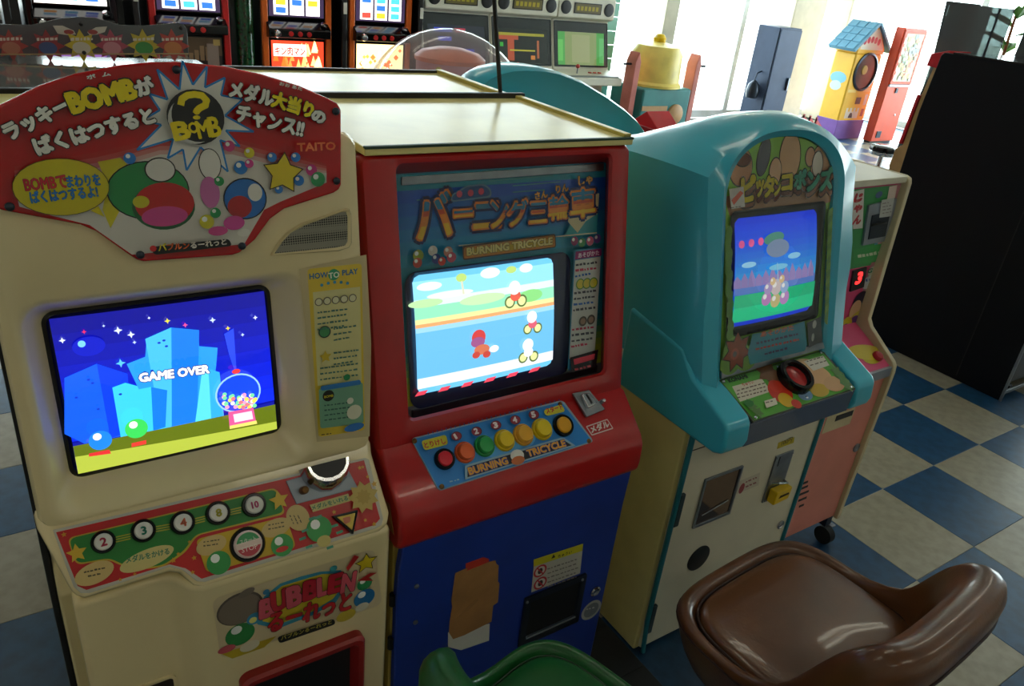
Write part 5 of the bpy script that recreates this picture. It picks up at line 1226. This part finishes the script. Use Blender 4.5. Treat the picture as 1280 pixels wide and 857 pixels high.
# ------------------------------------------------------------------ stools
def bucket_stool(name, label, vinyl, seam, loc, rotz, seat=.385):
    r = root(name, label, 'stool', (0, 0, 0))
    N_ = 48; wx, wy = .205, .182
    def ringp(sx, sy, zf, dy=0, e=4.0):
        out = []
        for k in range(N_):
            t = 2 * math.pi * k / N_; c_, s_ = math.cos(t), math.sin(t)
            x = sx * math.copysign(abs(c_) ** (2 / e), c_); y = sy * math.copysign(abs(s_) ** (2 / e), s_)
            bk = max(0.0, min(1.0, (-y / sy - .18) / .74)); bk = bk * bk * (3 - 2 * bk)
            out.append(V((x, y + dy * bk, zf(bk))))
        return out
    s0 = seat
    shell = [ringp(.10, .10, lambda b: s0 - .16), ringp(.150, .140, lambda b: s0 - .145), ringp(wx * .93, wy * .93, lambda b: s0 - .07 + .03 * b, -.01), ringp(wx * 1.0, wy * 1.0, lambda b: s0 - .016 + .10 * b, -.025),
             ringp(wx * 1.02, wy * 1.03, lambda b: s0 + .000 + .165 * b, -.042), ringp(wx * 1.005, wy * 1.0, lambda b: s0 + .010 + .192 * b, -.042), ringp(wx * .96, wy * .95, lambda b: s0 + .013 + .200 * b, -.022), ringp(wx * .925, wy * .89, lambda b: s0 + .008 + .186 * b, .008),
             ringp(wx * .90, wy * .85, lambda b: s0 - .002 + .110 * b, .014), ringp(wx * .885, wy * .83, lambda b: s0 - .010 + .030 * b, .01), ringp(wx * .88, wy * .83, lambda b: s0 - .025)]
    MB().loops(shell, 0, True, True).build('shell', vinyl, r, subsurf=1, angle=80)
    cush = [ringp(wx * .865, wy * .83, lambda b: s0 - .03), ringp(wx * .87, wy * .835, lambda b: s0 - .004), ringp(wx * .845, wy * .81, lambda b: s0 + .010), ringp(wx * .78, wy * .74, lambda b: s0 + .017), ringp(wx * .45, wy * .45, lambda b: s0 + .022), ringp(wx * .1, wy * .1, lambda b: s0 + .023)]
    MB().loops(cush, 0, True, True).build('cushion', vinyl, r, subsurf=1, angle=80)
    pp = ringp(wx * 1.008, wy * 1.014, lambda b: s0 - .004 + .150 * b, -.039)
    MB().tube(pp + [pp[0]], .0028, 6, caps=False).build('piping', seam, r)
    pp = ringp(wx * .872, wy * .845, lambda b: s0 + .000 + .006 * b, -.004)
    MB().tube(pp + [pp[0]], .003, 6, caps=False).build('cushion_piping', seam, r)
    MB().lathe([(.17, 0), (.17, .012), (.15, .022), (.05, .034), (.032, .045), (.030, s0 - .165), (.07, s0 - .16), (.07, s0 - .15)], (0, 0, 0), n=28).build('pedestal', 'steel', r)
    r.location = loc; r.rotation_euler = (0, 0, rotz)
    return r
bucket_stool('bucket_stool', 'brown vinyl bucket stool in front of the teal cabinet', 'brown_vinyl', 'brown_seam', (-1.135, -.455, 0), math.radians(4))
bucket_stool('bucket_stool', 'green vinyl bucket stool in front of the blue cabinet door', 'green_vinyl', 'green_seam', (-1.658, -.441, 0), math.radians(-75)).scale = (.86, .86, 1)

mt = root('dark_floor_sheet', 'thin black sheet over the floor between the blue and teal cabinets', 'mat', (-1.225, .05, 0))  # thin black ribbed sheet, laid to darken the floor in this gap
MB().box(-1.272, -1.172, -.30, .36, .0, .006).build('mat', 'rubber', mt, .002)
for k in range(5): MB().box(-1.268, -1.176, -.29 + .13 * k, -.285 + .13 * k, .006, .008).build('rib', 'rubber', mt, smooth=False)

# ------------------------------------------------------------------ black cabinet at the right
bk_ = root('black_upright_cabinet', 'tall black upright cabinet side with slanted tan edge', 'arcade cabinet', (1.4, .45, 0))
pr = [(.143, .0), (.80, .0), (.84, .10), (.856, .44), (.858, .80), (.861, 1.0), (.846, 1.222), (.836, 1.234), (.143, 1.236)]
MB().profile(pr, 1.03, 1.05).build('side_panel', 'black_board', bk_, .004)
MB().profile([(.16, .06), (.60, .06), (.66, .45), (.70, .80), (.76, 1.20), (.16, 1.22)], 1.05, 1.60).build('body', 'black', bk_, .003)
MB().profile(pr, 1.60, 1.62).build('far_side_panel', 'black_board', bk_, .003)
tn = root('tan_upright_cabinet', 'upright cabinet with tan wood side and red trim beyond the black one', 'arcade cabinet', (1.75, .8, 0))
MB().profile([(.30, .0), (1.05, .0), (1.18, .45), (1.262, .64), (1.258, .727), (1.227, .755), (1.214, 1.004), (1.195, 1.166), (1.18, 1.20), (.30, 1.20)], 1.64, 1.66).build('side_panel', 'tan_wood', tn, .003)
MB().profile([(.31, .02), (1.10, .02), (1.10, .56), (1.10, .66), (1.10, 1.19), (.31, 1.19)], 1.66, 1.84).build('body', 'black', tn, .003)
MB().profile([(1.231, .76), (1.2175, 1.0), (1.232, 1.0), (1.246, .76)], 1.634, 1.66).build('red_trim', 'trim_red', tn, .001)
MB().profile([(1.16, 1.13), (1.235, 1.135), (1.23, 1.19), (1.15, 1.215)], 1.636, 1.84).build('marquee', 'trim_red', tn, .003)
MB().box(1.03, 1.62, .143, .80, 1.232, 1.240).build('top_panel', 'black_gloss', bk_, .002)
MB().box(1.0285, 1.0302, .330, .334, .02, .86).build('panel_seam', 'rubber', bk_, smooth=False)

MB().box(1.026, 1.036, .136, .146, .0, 1.23).build('corner_trim', 'steel', bk_, .002)
MB().box(1.036, 1.61, .140, .150, .03, .045).build('base_rail', 'steel', bk_, .002)
for x in (1.12, 1.54):
    o = MB().box(x - .012, x + .012, .17, .20, .045, .07).build('castor', 'dark_steel', bk_, .002)
    MB().tube([(x - .012, .175, .0255), (x + .012, .175, .0255)], .0255, 16).build('castor_wheel', 'rubber', o)

def dark_cab(x, y0, y1, z1, label, side):
    r = root('grey_upright_cabinet', label, 'arcade cabinet', (x + .3, (y0 + y1) / 2, 0))
    MB().profile([(y0, 0), (y1 - .05, 0), (y1 - .05, .7), (y1, .75), (y1 - .02, z1), (y0, z1)], x, x + .02).build('side_panel', 'smoke_board', r, .004)
    MB().profile([(y0 + .01, .02), (y1 - .08, .02), (y1 - .08, .7), (y1 - .06, z1 - .02), (y0 + .01, z1 - .01)], x + .02, x + .56).build('body', 'black', r, .003)
    MB().profile([(y0, 0), (y1 - .05, 0), (y1 - .05, .7), (y1, .75), (y1 - .02, z1), (y0, z1)], x + .56, x + .58).build('far_side_panel', side, r, .003)
    MB().box(x + .02, x + .56, y0 + .02, y1 - .04, z1 - .01, z1 + .012).build('top_panel', 'smoke_board', r, .003)
    return r
ps = root('partition_screen', 'smoky grey translucent partition sheet just behind the black cabinet', 'partition', (2.0, 1.26, 0))
MB().box(1.996, 2.004, 1.10, 1.42, .05, 1.42).build('sheet', 'smoked', ps, smooth=False)
MB().box(1.985, 2.015, 1.09, 1.43, .03, .07).build('rail', 'dark_steel', ps, .003)
for y in (1.12, 1.40): MB().box(1.93, 2.07, y - .02, y + .02, 0, .03).build('foot', 'dark_steel', ps, .003)
MB().box(1.992, 2.008, 1.165, 1.171, .07, 1.42).build('brace', 'dark_steel', ps, .001)
dark_cab(2.03, .50, 1.055, 1.405, 'dark grey upright cabinet at the right edge behind the black one', 'cab_grey')
cl = root('printed_side_cabinet', 'narrow machine with a colourful printed side beyond the partition sheet', 'arcade cabinet', (2.71, 1.7, 0))
MB().profile([(1.60, 0), (1.84, 0), (1.80, .75), (1.76, 1.02), (1.80, 1.43), (1.60, 1.43)], 2.62, 2.64).build('side_panel', 'smoke_board', cl, .003)
MB().profile([(1.61, .02), (1.76, .02), (1.72, .75), (1.70, 1.02), (1.73, 1.42), (1.61, 1.42)], 2.64, 2.80).build('body', 'black', cl, .003)
q = Print((2.6195, 0, 0), (0, -1, 0), (0, 0, 1))
for k, c in enumerate(((150, 180, 190), (110, 150, 170), (60, 120, 180), (170, 110, 100), (60, 110, 190), (150, 100, 100), (90, 90, 110))): q.rectuv(-1.775 + .004 * k, 1.35 - .062 * k, -1.68, 1.41 - .062 * k, c)
q.build('side_art', 'ink', cl)
# leafy plant between the grey cabinets
pt_ = root('potted_plant', 'green leafy potted plant behind the smoky partition sheet', 'plant', (3.3, 1.70, 0))
MB().lathe([(.10, 0), (.14, .26), (.15, .28), (.13, .28), (.12, .25)], (3.3, 1.70, 0), n=20).build('pot', 'terracotta', pt_)
MB().tube([(3.3, 1.70, .2), (3.31, 1.69, .8), (3.29, 1.71, 1.45)], [.016, .013, .008], 8).build('stem', 'terracotta', pt_)
rb = random.Random(2)
for k in range(16):
    t = k * 2.4; z = .75 + .052 * k; d = V((math.cos(t), math.sin(t), .55)).normalized(); s_ = d.cross(V((0, 0, 1))).normalized(); c_ = V((3.3, 1.70, z)); l = .26
    pts = [c_, c_ + d * l * .35 + s_ * .045, c_ + d * l * .75 + s_ * .03 - V((0, 0, .02)), c_ + d * l - V((0, 0, .06)), c_ + d * l * .75 - s_ * .03 - V((0, 0, .02)), c_ + d * l * .35 - s_ * .045]
    MB().add(pts, [(0, 1, 2, 3), (0, 3, 4, 5)]).build('leaf', 'leaf', pt_, smooth=False)
# round black stool in the distance
st = root('round_stool', 'round black stool with a chrome column beyond the cabinets', 'stool', (3.80, 2.59, 0))
c = V((3.80, 2.59, 0)); SS = .68
MB().lathe([(.10, 0), (.10, .012), (.03, .03), (.02, .05), (.02, .28), (.04, .29)], c, n=24).build('column', 'chrome', st)
MB().lathe([(.10, .285), (.105, .30), (.105, .31), (.10, .315)], c, n=24).build('chrome_ring', 'chrome', st)
MB().lathe([(.102, .312), (.107, .325), (.100, .35), (.075, .36), (.0002, .363)], c, n=24).build('seat', 'black_gloss', st)

# ------------------------------------------------------------------ far row: slot machines
YR = 4.3
def slot(x0, label, frame, lower, extra):
    w = .47; r = root('slot_machine', label, 'slot machine', (x0 + w / 2, YR + .2, 0), 'slot machines along the back wall')
    x1 = x0 + w
    MB().box(x0, x1, YR + .03, YR + .42, .42, 1.30).build('housing', 'black', r, .008)
    MB().box(x0, x1, YR + .02, YR + .5, 0, .42).build('stand', 'black', r, .005)
    P = Print.lean(YR + .03, .42, 0, 0)
    fr = MB()
    for a in ((x0 + .005, x0 + .045, .44, 1.28), (x1 - .045, x1 - .005, .44, 1.28), (x0 + .045, x1 - .045, 1.22, 1.28)): fr.box(a[0], a[1], YR - .005, YR + .03, a[2], a[3])
    fr.build('door_frame', frame, r, .008)
    wn = MB().box(x0 + .045, x1 - .045, YR + .012, YR + .03, .90, 1.22).build('upper_panel', 'black_gloss', r, .003)
    q = Print.lean(YR + .011, .9, 0, .0004)
    rb = random.Random(int(x0 * 100) + 7)
    q.rectuv(x0 + .055, .01, x1 - .055, .30, (40, 30, 50) if extra != 'white' else (230, 230, 220))
    q.rectuv(x0 + .06, .19, x1 - .06, .29, (150, 60, 60))
    for k in range(3):
        a = x0 + .085 + .105 * k; q.rectuv(a, .02, a + .092, .17, (236, 236, 228))
        for j in range(3): q.rectuv(a + .014, .03 + .048 * j, a + .078, .064 + .048 * j, rb.choice([(40, 90, 200), (220, 60, 50), (230, 150, 40), (60, 150, 190), (240, 240, 240)]))
    q.build('reel_display', 'backlit', wn)
    ct = MB().prism([(x0 + .03, YR + .03, .78), (x0 + .03, YR - .06, .79), (x0 + .03, YR - .06, .84), (x0 + .03, YR + .03, .90)], (w - .06, 0, 0)).build('control_deck', 'black_gloss', r, .006)
    for k in range(3): MB().lathe([(.016, 0), (.016, .008), (.0002, .010)], (x0 + .17 + .06 * k, YR - .06, .815), (0, -1, 0), 14).build('stop_button', plas((200, 30, 30)), ct)
    MB().lathe([(.018, 0), (.018, .02), (.024, .03), (.02, .045), (.0002, .05)], (x0 + .075, YR - .06, .815), (0, -1, 0), 14).build('start_lever', 'chrome', ct)
    MB().lathe([(.02, 0), (.02, .01), (.0002, .014)], (x1 - .07, YR - .03, .872), (0, -.5, .8), 14).build('bet_button', 'chrome', ct)
    lp_ = MB().box(x0 + .05, x1 - .05, YR + .005, YR + .03, .53, .775).build('lower_panel', 'black_gloss', r, .003)
    q = Print.lean(YR + .0045, .53, 0, .0004); lower(q, x0 + .06, x1 - .06); q.build('panel_print', 'backlit' if extra != 'dim' else 'ink', lp_)
    MB().profile([(YR + .03, .44), (YR - .10, .44), (YR - .12, .50), (YR - .10, .515), (YR + .03, .50)], x0 + .03, x1 - .03).build('medal_tray', 'black_gloss', r, .006)
    return r
def fire(q, a, b_):
    q.rectuv(a, .01, b_, .235, (190, 50, 26)); rb = random.Random(3)
    for k in range(40):
        u = rb.uniform(a + .02, b_ - .02); v = rb.uniform(.03, .21); h = .02 + .02 * rb.random()
        t = (u - a) / (b_ - a); q.polyuv([(u - h * .6, v - h), (u + h * .6, v - h), (u, v + h)], mixc((230, 90, 30), (255, 235, 150), min(1, max(0, t * 1.5 - .3 + rb.uniform(-.2, .2)))))
    q.rectuv(a + .012, .14, a + .23, .215, (250, 225, 205))
    vs, fs, w0, h0 = text_tris('キン肉マン'); k = .20 / w0
    for d in ((0, 0), (.002, 0), (0, .002)): q.items.append(([(a + .02 + x * k + d[0], .145 + y * k * 1.4 + d[1]) for x, y in vs], fs, (170, 20, 14), 60))
def glow(q, a, b_):
    q.rectuv(a, .01, b_, .235, (250, 220, 150)); rb = random.Random(6)
    for k in range(36):
        u = rb.uniform(a + .02, b_ - .02); v = rb.uniform(.03, .21); h = rb.uniform(.008, .022)
        q.polyuv([(u - h, v), (u, v - h), (u + h, v), (u, v + h)], rb.choice([(255, 250, 230), (240, 150, 60), (255, 240, 170), (230, 110, 50)]))
def dusk(q, a, b_):
    q.rectuv(a, .01, b_, .235, (52, 40, 40)); q.rectuv(a, .13, b_, .235, (96, 76, 56)); rb = random.Random(4)
    for k in range(9): q.rectuv(a + .02 + .033 * k, .10, a + .045 + .033 * k, .14 + .05 * rb.random(), (150, 120, 90))
    q.rectuv(b_ - .09, .06, b_ - .02, .20, (150, 130, 120)); q.rectuv(b_ - .05, .19, b_ - .01, .225, (190, 160, 90))
def plain(q, a, b_): q.rectuv(a, .01, b_, .235, (40, 40, 60)); q.rectuv(a + .03, .05, b_ - .03, .2, (90, 60, 110))
slot(-1.93, 'leftmost slot machine, black with bright white reels', 'black_gloss', plain, 'white')
slot(-1.305, 'red-framed slot machine with a dim lower picture', 'slot_red', dusk, 'dim')
slot(-.645, 'orange-framed slot machine with a fiery red lower panel', 'slot_orange', fire, 'lit')
slot(-.060, 'orange-framed slot machine with a glowing yellow lower panel', 'slot_orange', glow, 'lit')
for x, l in ((-2.03, 'black divider post left of the slot machines'), (-1.39, 'black divider post beside the red-framed slot machine'), (-.122, 'black divider post between the two orange slot machines'), (.440, 'black divider post next to the white game cabinets')):
    o = root('divider_post', l, 'post', (x + .02, YR + .1, 0))
    MB().box(x, x + .035, YR - .04, YR + .3, 0, 1.7).build('post', 'black', o, .006)
    MB().box(x - .004, x + .039, YR - .06, YR + .31, 0, .05).build('foot', 'black', o, .004)
    MB().box(x + .008, x + .032, YR - .046, YR - .04, .95, 1.02).build('notice', 'paper', o, .001)
o = root('green_column', 'glossy dark green column between two slot machines', 'column', (-.735, YR + .05, 0))
MB().lathe([(.055, 0), (.055, 2.6)], (-.735, YR + .05, 0), n=20).build('shaft', 'green_column', o)
MB().lathe([(.07, 0), (.07, .05), (.057, .06)], (-.735, YR + .05, 0), n=20).build('collar', 'black', o)
# black bucket seat backs in front of the slots
for k, (x, l) in enumerate(((-.26, 'black padded stool before the orange slot machines'), (-.98, 'black padded stool before the red-framed slot machine'))):
    r = root('padded_stool', l, 'stool', (x, YR - .42, 0), 'padded stools in front of the slot machines')
    MB().lathe([(.17, 0), (.17, .02), (.03, .05), (.028, .42), (.06, .44)], (x, YR - .42, 0), n=20).build('pedestal', 'steel', r)
    MB().lathe([(.15, .43), (.19, .45), (.195, .50), (.16, .53), (.0002, .535)], (x, YR - .42, 0), n=24).build('seat', 'black_gloss', r)
    MB().lathe([(.15, .53), (.19, .545), (.188, .60), (.17, .61), (.165, .56), (.13, .532)], (x, YR - .42, 0), n=24, cap=False).build('back_rim', 'black_gloss', r)

# ------------------------------------------------------------------ far row: white sit-down game cabinets
def candy(x0, label, art):
    w = .575; x1 = x0 + w; r = root('white_game_cabinet', label, 'arcade cabinet', (x0 + w / 2, YR + .3, 0), 'white game cabinets along the back wall')
    MB().profile([(YR + .02, 0), (YR + .02, .52), (YR - .22, .54), (YR - .22, .60), (YR - .02, .64), (YR + .07, 1.00), (YR - .0, 1.02), (YR - .0, 1.17), (YR + .06, 1.20), (YR + .55, 1.16), (YR + .55, 0)], x0, x1).build('body', 'cab_white', r, .012)
    P = Print.lean(YR - .02, .64, .25, .0)
    vL = .36 * math.sqrt(1 + .0625)
    MB().loops([rr_loop(P, x0 + .012, x1 - .012, .015, vL - .01, .01, -.002), rr_loop(P, x0 + .012, x1 - .012, .015, vL - .01, .01, .006), rr_loop(P, x0 + .02, x1 - .02, .022, vL - .016, .01, .006), rr_loop(P, x0 + .022, x1 - .022, .024, vL - .018, .01, .002)], 0, False, True).build('monitor_glass', plas((58, 64, 66), .12, .5, 'monitor_grey'), r)
    q = Print.lean(YR - .02, .64, .25, .0026); art(q, x0 + .05, x1 - .05, .03, vL - .09); q.build('screen_picture', 'crt_soft', r)
    dsp = MB().box(x0 + .15, x1 - .15, YR - .006, YR + .01, 1.055, 1.135).build('name_display', 'black', r, .002)
    q = Print.lean(YR - .0062, 1.05, 0, .0004); q.rectuv(x0 + .16, .012, x1 - .16, .078, (110, 100, 60))
    rb = random.Random(int(x0 * 50))
    for k in range(6): q.rectuv(x0 + .175 + .038 * k, .028, x0 + .20 + .038 * k, .06, (190, 170, 50))
    q.build('display_print', 'ink', dsp)
    for x in (x0 + .07, x1 - .07): MB().lathe([(.05, 0), (.05, .004), (.04, .006), (.0002, .002)], (x, YR - .0, 1.095), (0, -1, 0), 20).build('speaker', 'black', r)
    dk = MB().box(x0 + .03, x1 - .03, YR - .205, YR - .03, .602, .612).build('control_deck', 'cab_grey', r, .003)
    for k in range(3): MB().lathe([(.016, 0), (.016, .008), (.0002, .010)], (x0 + .30 + .05 * k, YR - .12, .625), (0, 0, 1), 12).build('button', plas((200, 60, 50)), dk)
    MB().tube([(x0 + .17, YR - .12, .612), (x0 + .17, YR - .12, .66)], .006, 8).build('stick', 'steel', dk); MB().lathe([(.0002, -.018), (.012, -.012), (.018, 0), (.012, .012), (.0002, .018)], (x0 + .17, YR - .12, .675), n=12).build('stick_ball', plas((200, 40, 40)), dk)
    return r
def art_a(q, a, b_, c_, d_):
    q.rectuv(a, c_, b_, d_, (44, 52, 60)); q.rectuv(a + .05, d_ - .05, a + .20, d_ - .02, (60, 90, 230)); q.rectuv(a + .22, d_ - .05, a + .31, d_ - .02, (210, 70, 90)); q.rectuv(a + .08, d_ - .11, a + .19, d_ - .08, (70, 100, 220)); q.rectuv(a + .30, .06, a + .38, .12, (70, 90, 230))
def art_b(q, a, b_, c_, d_):
    q.rectuv(a, c_, b_, d_, (40, 48, 44)); q.rectuv(a + .0, d_ - .05, b_ - .03, d_ - .03, (170, 170, 60)); q.rectuv(a + .10, c_ + .02, a + .16, d_ - .05, (190, 90, 60)); q.rectuv(a + .02, d_ - .08, a + .20, d_ - .05, (190, 90, 60)); q.rectuv(a + .12, c_ + .09, b_ - .12, c_ + .10, (200, 200, 60)); q.rectuv(b_ - .10, c_ + .04, b_ - .08, d_ - .08, (190, 110, 70)); q.rectuv(a + .03, c_ + .12, a + .06, c_ + .15, (70, 190, 70)); q.rectuv(b_ - .16, c_ + .03, b_ - .12, c_ + .06, (220, 140, 60))
def art_c(q, a, b_, c_, d_):
    q.rectuv(a, c_, b_, d_, (90, 180, 90)); q.rectuv(a + .07, c_, b_ - .08, d_, (150, 170, 110)); q.rectuv(a, c_ + .03, a + .05, d_ - .06, (120, 215, 110)); q.rectuv(b_ - .05, c_ + .02, b_, d_ - .04, (110, 205, 120)); q.rectuv(a + .14, c_ + .02, b_ - .15, d_ - .02, (170, 180, 130))
candy(.505, 'leftmost white game cabinet, behind the clear dome', art_a)
candy(1.085, 'middle white game cabinet with red and yellow shapes on its screen', art_b)
candy(1.665, 'rightmost white game cabinet with a green screen', art_c)
o = root('poster_board', 'bright green board above the white game cabinets', 'board', (1.75, YR + .62, 0))
MB().box(1.25, 2.22, YR + .60, YR + .64, 0.02, 1.50).build('board', plas((60, 190, 70), .5, 0), o, .004)
MB().box(1.24, 2.23, YR + .59, YR + .65, 0, .04).build('rail', 'mullion', o, .002)
o = root('glass_block_screen', 'pale green tiled screen beside the rightmost white cabinet', 'screen', (2.34, YR + .2, 0))
for k in range(14): MB().box(2.27, 2.42, YR + .16, YR + .22, .05 + .11 * k, .155 + .11 * k).build('tile', plas((130, 190, 176), .25, .3), o, .006)
MB().box(2.25, 2.44, YR + .14, YR + .24, 0, .05).build('plinth', 'mullion', o, .004)

# ------------------------------------------------------------------ far right: ride, locker, house-shaped machine, vending machine
rd = root('drum_ride', 'teal-based ride with a pale yellow drum in front of the windows', 'ride', (2.68, 4.1, 0))
MB().box(2.40, 2.96, 3.98, 4.40, .06, .54).build('base', 'ride_teal', rd, .02)
MB().box(2.385, 2.975, 3.965, 4.415, 0, .06).build('plinth', 'ride_tan', rd, .008)
MB().box(2.41, 2.70, 3.972, 3.98, .36, .40).build('stripe', 'ride_tan', rd, .002)
MB().lathe([(.085, 0), (.085, .02), (.07, .03), (.0002, .03)], (2.80, 3.98, .33), (0, -1, 0), 24).build('wheel', 'ride_tan', rd)
MB().lathe([(.245, .54), (.245, .56), (.225, .58), (.215, .80), (.18, .86), (.05, .89)], (2.68, 4.19, 0), n=32).build('drum', 'ride_yellow', rd)
MB().lathe([(.05, .885), (.055, .92), (.03, .95), (.0002, .955)], (2.68, 4.19, 0), n=20).build('drum_knob', 'yellow_plastic', rd)
for x, l in ((2.33, 0), (3.03, 0)):
    o = MB().prism([(x - .03, 4.02, 0), (x + .03, 4.02, 0), (x + .03, 4.02, .74), (x, 4.02, .82), (x - .03, 4.02, .74)], (0, .12, 0)).build('side_post', 'ride_pink', rd, .006)
    MB().tube([(x, 4.08, .72), (x + (.12 if x > 2.7 else -.12), 4.06, .72)], .009, 8).build('handle', 'dark_steel', o)
lk = root('blue_grey_locker', 'blue-grey metal locker standing by the windows', 'locker', (4.25, 4.35, 0))
MB().box(4.20, 4.523, 4.2, 4.46, .04, 1.07).build('carcass', 'locker', lk, .006)
for a, b_ in ((4.208, 4.515),):
    o = MB().box(a, b_, 4.186, 4.2, .06, 1.055).build('door', 'locker', lk, .004)
    MB().box(b_ - .05, b_ - .03, 4.165, 4.186, .50, .62).build('handle', 'steel', o, .003)
MB().box(4.21, 4.513, 4.21, 4.45, 0, .04).build('plinth', 'black', lk, .002)
b_ = root('wall_bag', 'small dark bag hanging on the locker side', 'bag', (4.13, 4.3, .42))
MB().lathe([(.0002, .40), (.05, .41), (.065, .47), (.05, .54), (.02, .57), (.0002, .58)], (4.13, 4.3, 0), n=14).build('pouch', 'dark_steel', b_)
MB().tube([(4.12, 4.3, .56), (4.14, 4.3, .64), (4.199, 4.3, .66)], .006, 6).build('strap', 'dark_steel', b_)

hs = root('house_prize_machine', 'yellow house-shaped prize machine with a blue roof', 'prize machine', (5.71, 4.4, 0))
hx0, hx1, hy0, hy1 = 5.44, 5.90, 4.16, 4.42
MB().box(hx0, hx1, hy0, hy1, .03, .88).build('body', 'yellow_wall', hs, .02)
MB().box(hx0 - .006, hx1 + .006, hy0 - .006, hy1 + .006, .0, .20).build('purple_skirt', 'purple', hs, .006)
hm = (hx0 + hx1) / 2
MB().prism([(hx0, hy0, .88), (hx1, hy0, .88), (hx1, hy0, .93), (hm + .05, hy0, 1.14), (hm - .05, hy0, 1.14), (hx0, hy0, .93)], (0, .26, 0)).build('gable', 'yellow_wall', hs, .004)
for s in (-1, 1):
    a = V((hm, hy0 - .03, 1.165)); e = V((hm + s * .31, hy0 - .03, .895)); n_ = V(((e - a).z, 0, -(e - a).x)).normalized(); n_ = n_ if n_.z > 0 else -n_
    rf = MB().prism([a, e, e + n_ * .03, a + n_ * .03], (0, .32, 0)).build('roof', 'roof_blue', hs, .004)
    for i in range(4):
        for j in range(3):
            p = a + (e - a) * ((i + .06) / 4) + n_ * .03; q_ = a + (e - a) * ((i + .98) / 4) + n_ * .03
            y_ = .02 + .105 * j; MB().prism([p + V((0, y_, 0)), q_ + V((0, y_, 0)), q_ + V((0, y_, 0)) + n_ * .008, p + V((0, y_, 0)) + n_ * .004], (0, .095, 0)).build('shingle', 'roof_blue', rf, .002)
GP = Print.lean(hy0, .9, 0, .001)
q = GP; q.polyuv([(hx0 + .03, .02), (hx1 - .03, .02), (hx1 - .03, .05), (hm + .05, .22), (hm - .05, .22), (hx0 + .03, .05)], (226, 216, 200))
for k in range(5): q.polyuv([(hm - .15 + .06 * k + .028 * math.cos(t), .10 + .02 * math.sin(k / 4 * math.pi) + .035 * math.sin(t)) for t in [i * .785 for i in range(8)]], (200, 40, 60))
q.build('gable_print', 'ink', hs)
MB().lathe([(.195, -.004), (.195, .012), (.175, .02), (.170, .004)], (hm, hy0, .70), (0, -1, 0), 32, cap=False).build('window_ring', 'dark_steel', hs)
MB().lathe([(.172, .002), (.0002, .003)], (hm, hy0, .70), (0, -1, 0), 32, cap=False).build('round_window', plas((90, 76, 70), .08, .6, 'dark_window'), hs)
MB().lathe([(.05, 0), (.045, .012), (.0002, .016)], (hm - .03, hy0 - .002, .72), (0, -1, 0), 16).build('prize_ball', plas((190, 160, 90)), hs)
q = Print.lean(hy0, .2, 0, .001)
for u0_, v0_, u1_, v1_, c in ((hm - .02, .17, hm + .07, .24, (70, 60, 56)), (hm + .13, .16, hm + .18, .27, (222, 214, 200)), (hm - .14, .02, hm + .09, .09, (228, 220, 206)), (hm - .20, .29, hm - .06, .32, (244, 214, 130)), (hm + .06, .30, hm + .2, .34, (244, 214, 130)), (hm + .13, .04, hm + .18, .12, (170, 90, 60))): q.rectuv(u0_, v0_, u1_, v1_, c)
for k in range(4): q.rectuv(hm - .14 + .065 * k, .09, hm - .105 + .065 * k, .13, (228, 220, 206))
q.polyuv([(hm - .04 + .035 * math.cos(t), .025 + .055 * math.sin(t)) for t in [math.pi * i / 8 for i in range(9)]], (50, 40, 36)); q.build('front_print', 'ink', hs)
q = Print((hx0, 0, 0), (0, -1, 0), (0, 0, 1)); q.O = q.O + q.N * .001
q.polyuv([(-4.30 + .10 * math.cos(t), .62 + .06 * math.sin(t)) for t in [i * .5236 for i in range(12)]], (120, 190, 214));  q.polyuv([(-4.31 + .07 * math.cos(t), .54 + .05 * math.sin(t)) for t in [i * .5236 for i in range(12)]], (200, 220, 214))
q.build('side_print', 'ink', hs)
q = Print((hx0 - .0075, 0, 0), (0, -1, 0), (0, 0, 1))
for k in range(3): q.polyuv([(-4.40 + .085 * k, .02), (-4.61 + .085 * k, .02), (-4.57 + .085 * k, .18), (-4.60 + .085 * k, .18)], (200, 90, 90))
q.build('skirt_stripes', 'ink', hs)

vm = root('red_vending_machine', 'narrow red vending machine with a picture panel at right', 'vending machine', (5.97, 3.97, 0))
vx0, vx1, vy = 5.77, 6.18, 3.92
MB().box(vx0, vx1, vy, vy + .10, .02, 1.17).build('cabinet', 'vend_red', vm, .008)
MB().box(vx0 + .01, vx1 - .01, vy + .02, vy + .09, 0, .03).build('plinth', 'black', vm, .002)
d_ = MB().box(vx0 + .008, vx1 - .008, vy - .012, vy, .62, 1.155).build('display_frame', 'vend_red', vm, .004)
q = Print.lean(vy - .012, .62, 0, .0006); q.rectuv(vx0 + .05, .03, vx1 - .05, .50, (196, 190, 160)); rb = random.Random(12)
for k in range(70): u, v, h = rb.uniform(vx0 + .07, vx1 - .07), rb.uniform(.05, .48), rb.uniform(.01, .03); q.polyuv([(u - h, v - h * .8), (u + h, v - h), (u + h * .9, v + h), (u - h, v + h * .7)], rb.choice([(206, 150, 110), (170, 190, 150), (222, 214, 200), (190, 110, 80), (150, 160, 170), (210, 190, 120)]))
for s in (vx0 + .02, vx1 - .042):
    for k in range(5): q.rectuv(s, .04 + .09 * k, s + .022, .10 + .09 * k, (244, 190, 170))
q.build('picture', 'ink', d_)
MB().box(vx0 + .008, vx1 - .008, vy - .016, vy, .595, .618).build('rail', 'steel', vm, .002)
MB().box(vx0 + .16, vx0 + .20, vy - .012, vy, .53, .58).build('coin_slot', 'dark_steel', vm, .002)
MB().lathe([(.012, 0), (.012, .008), (.0002, .01)], (vx1 - .12, vy, .30), (0, -1, 0), 12).build('lock', 'chrome', vm)
MB().box(vx0 + .06, vx0 + .14, vy - .008, vy, .06, .13).build('retrieval_hatch', 'dark_steel', vm, .003)
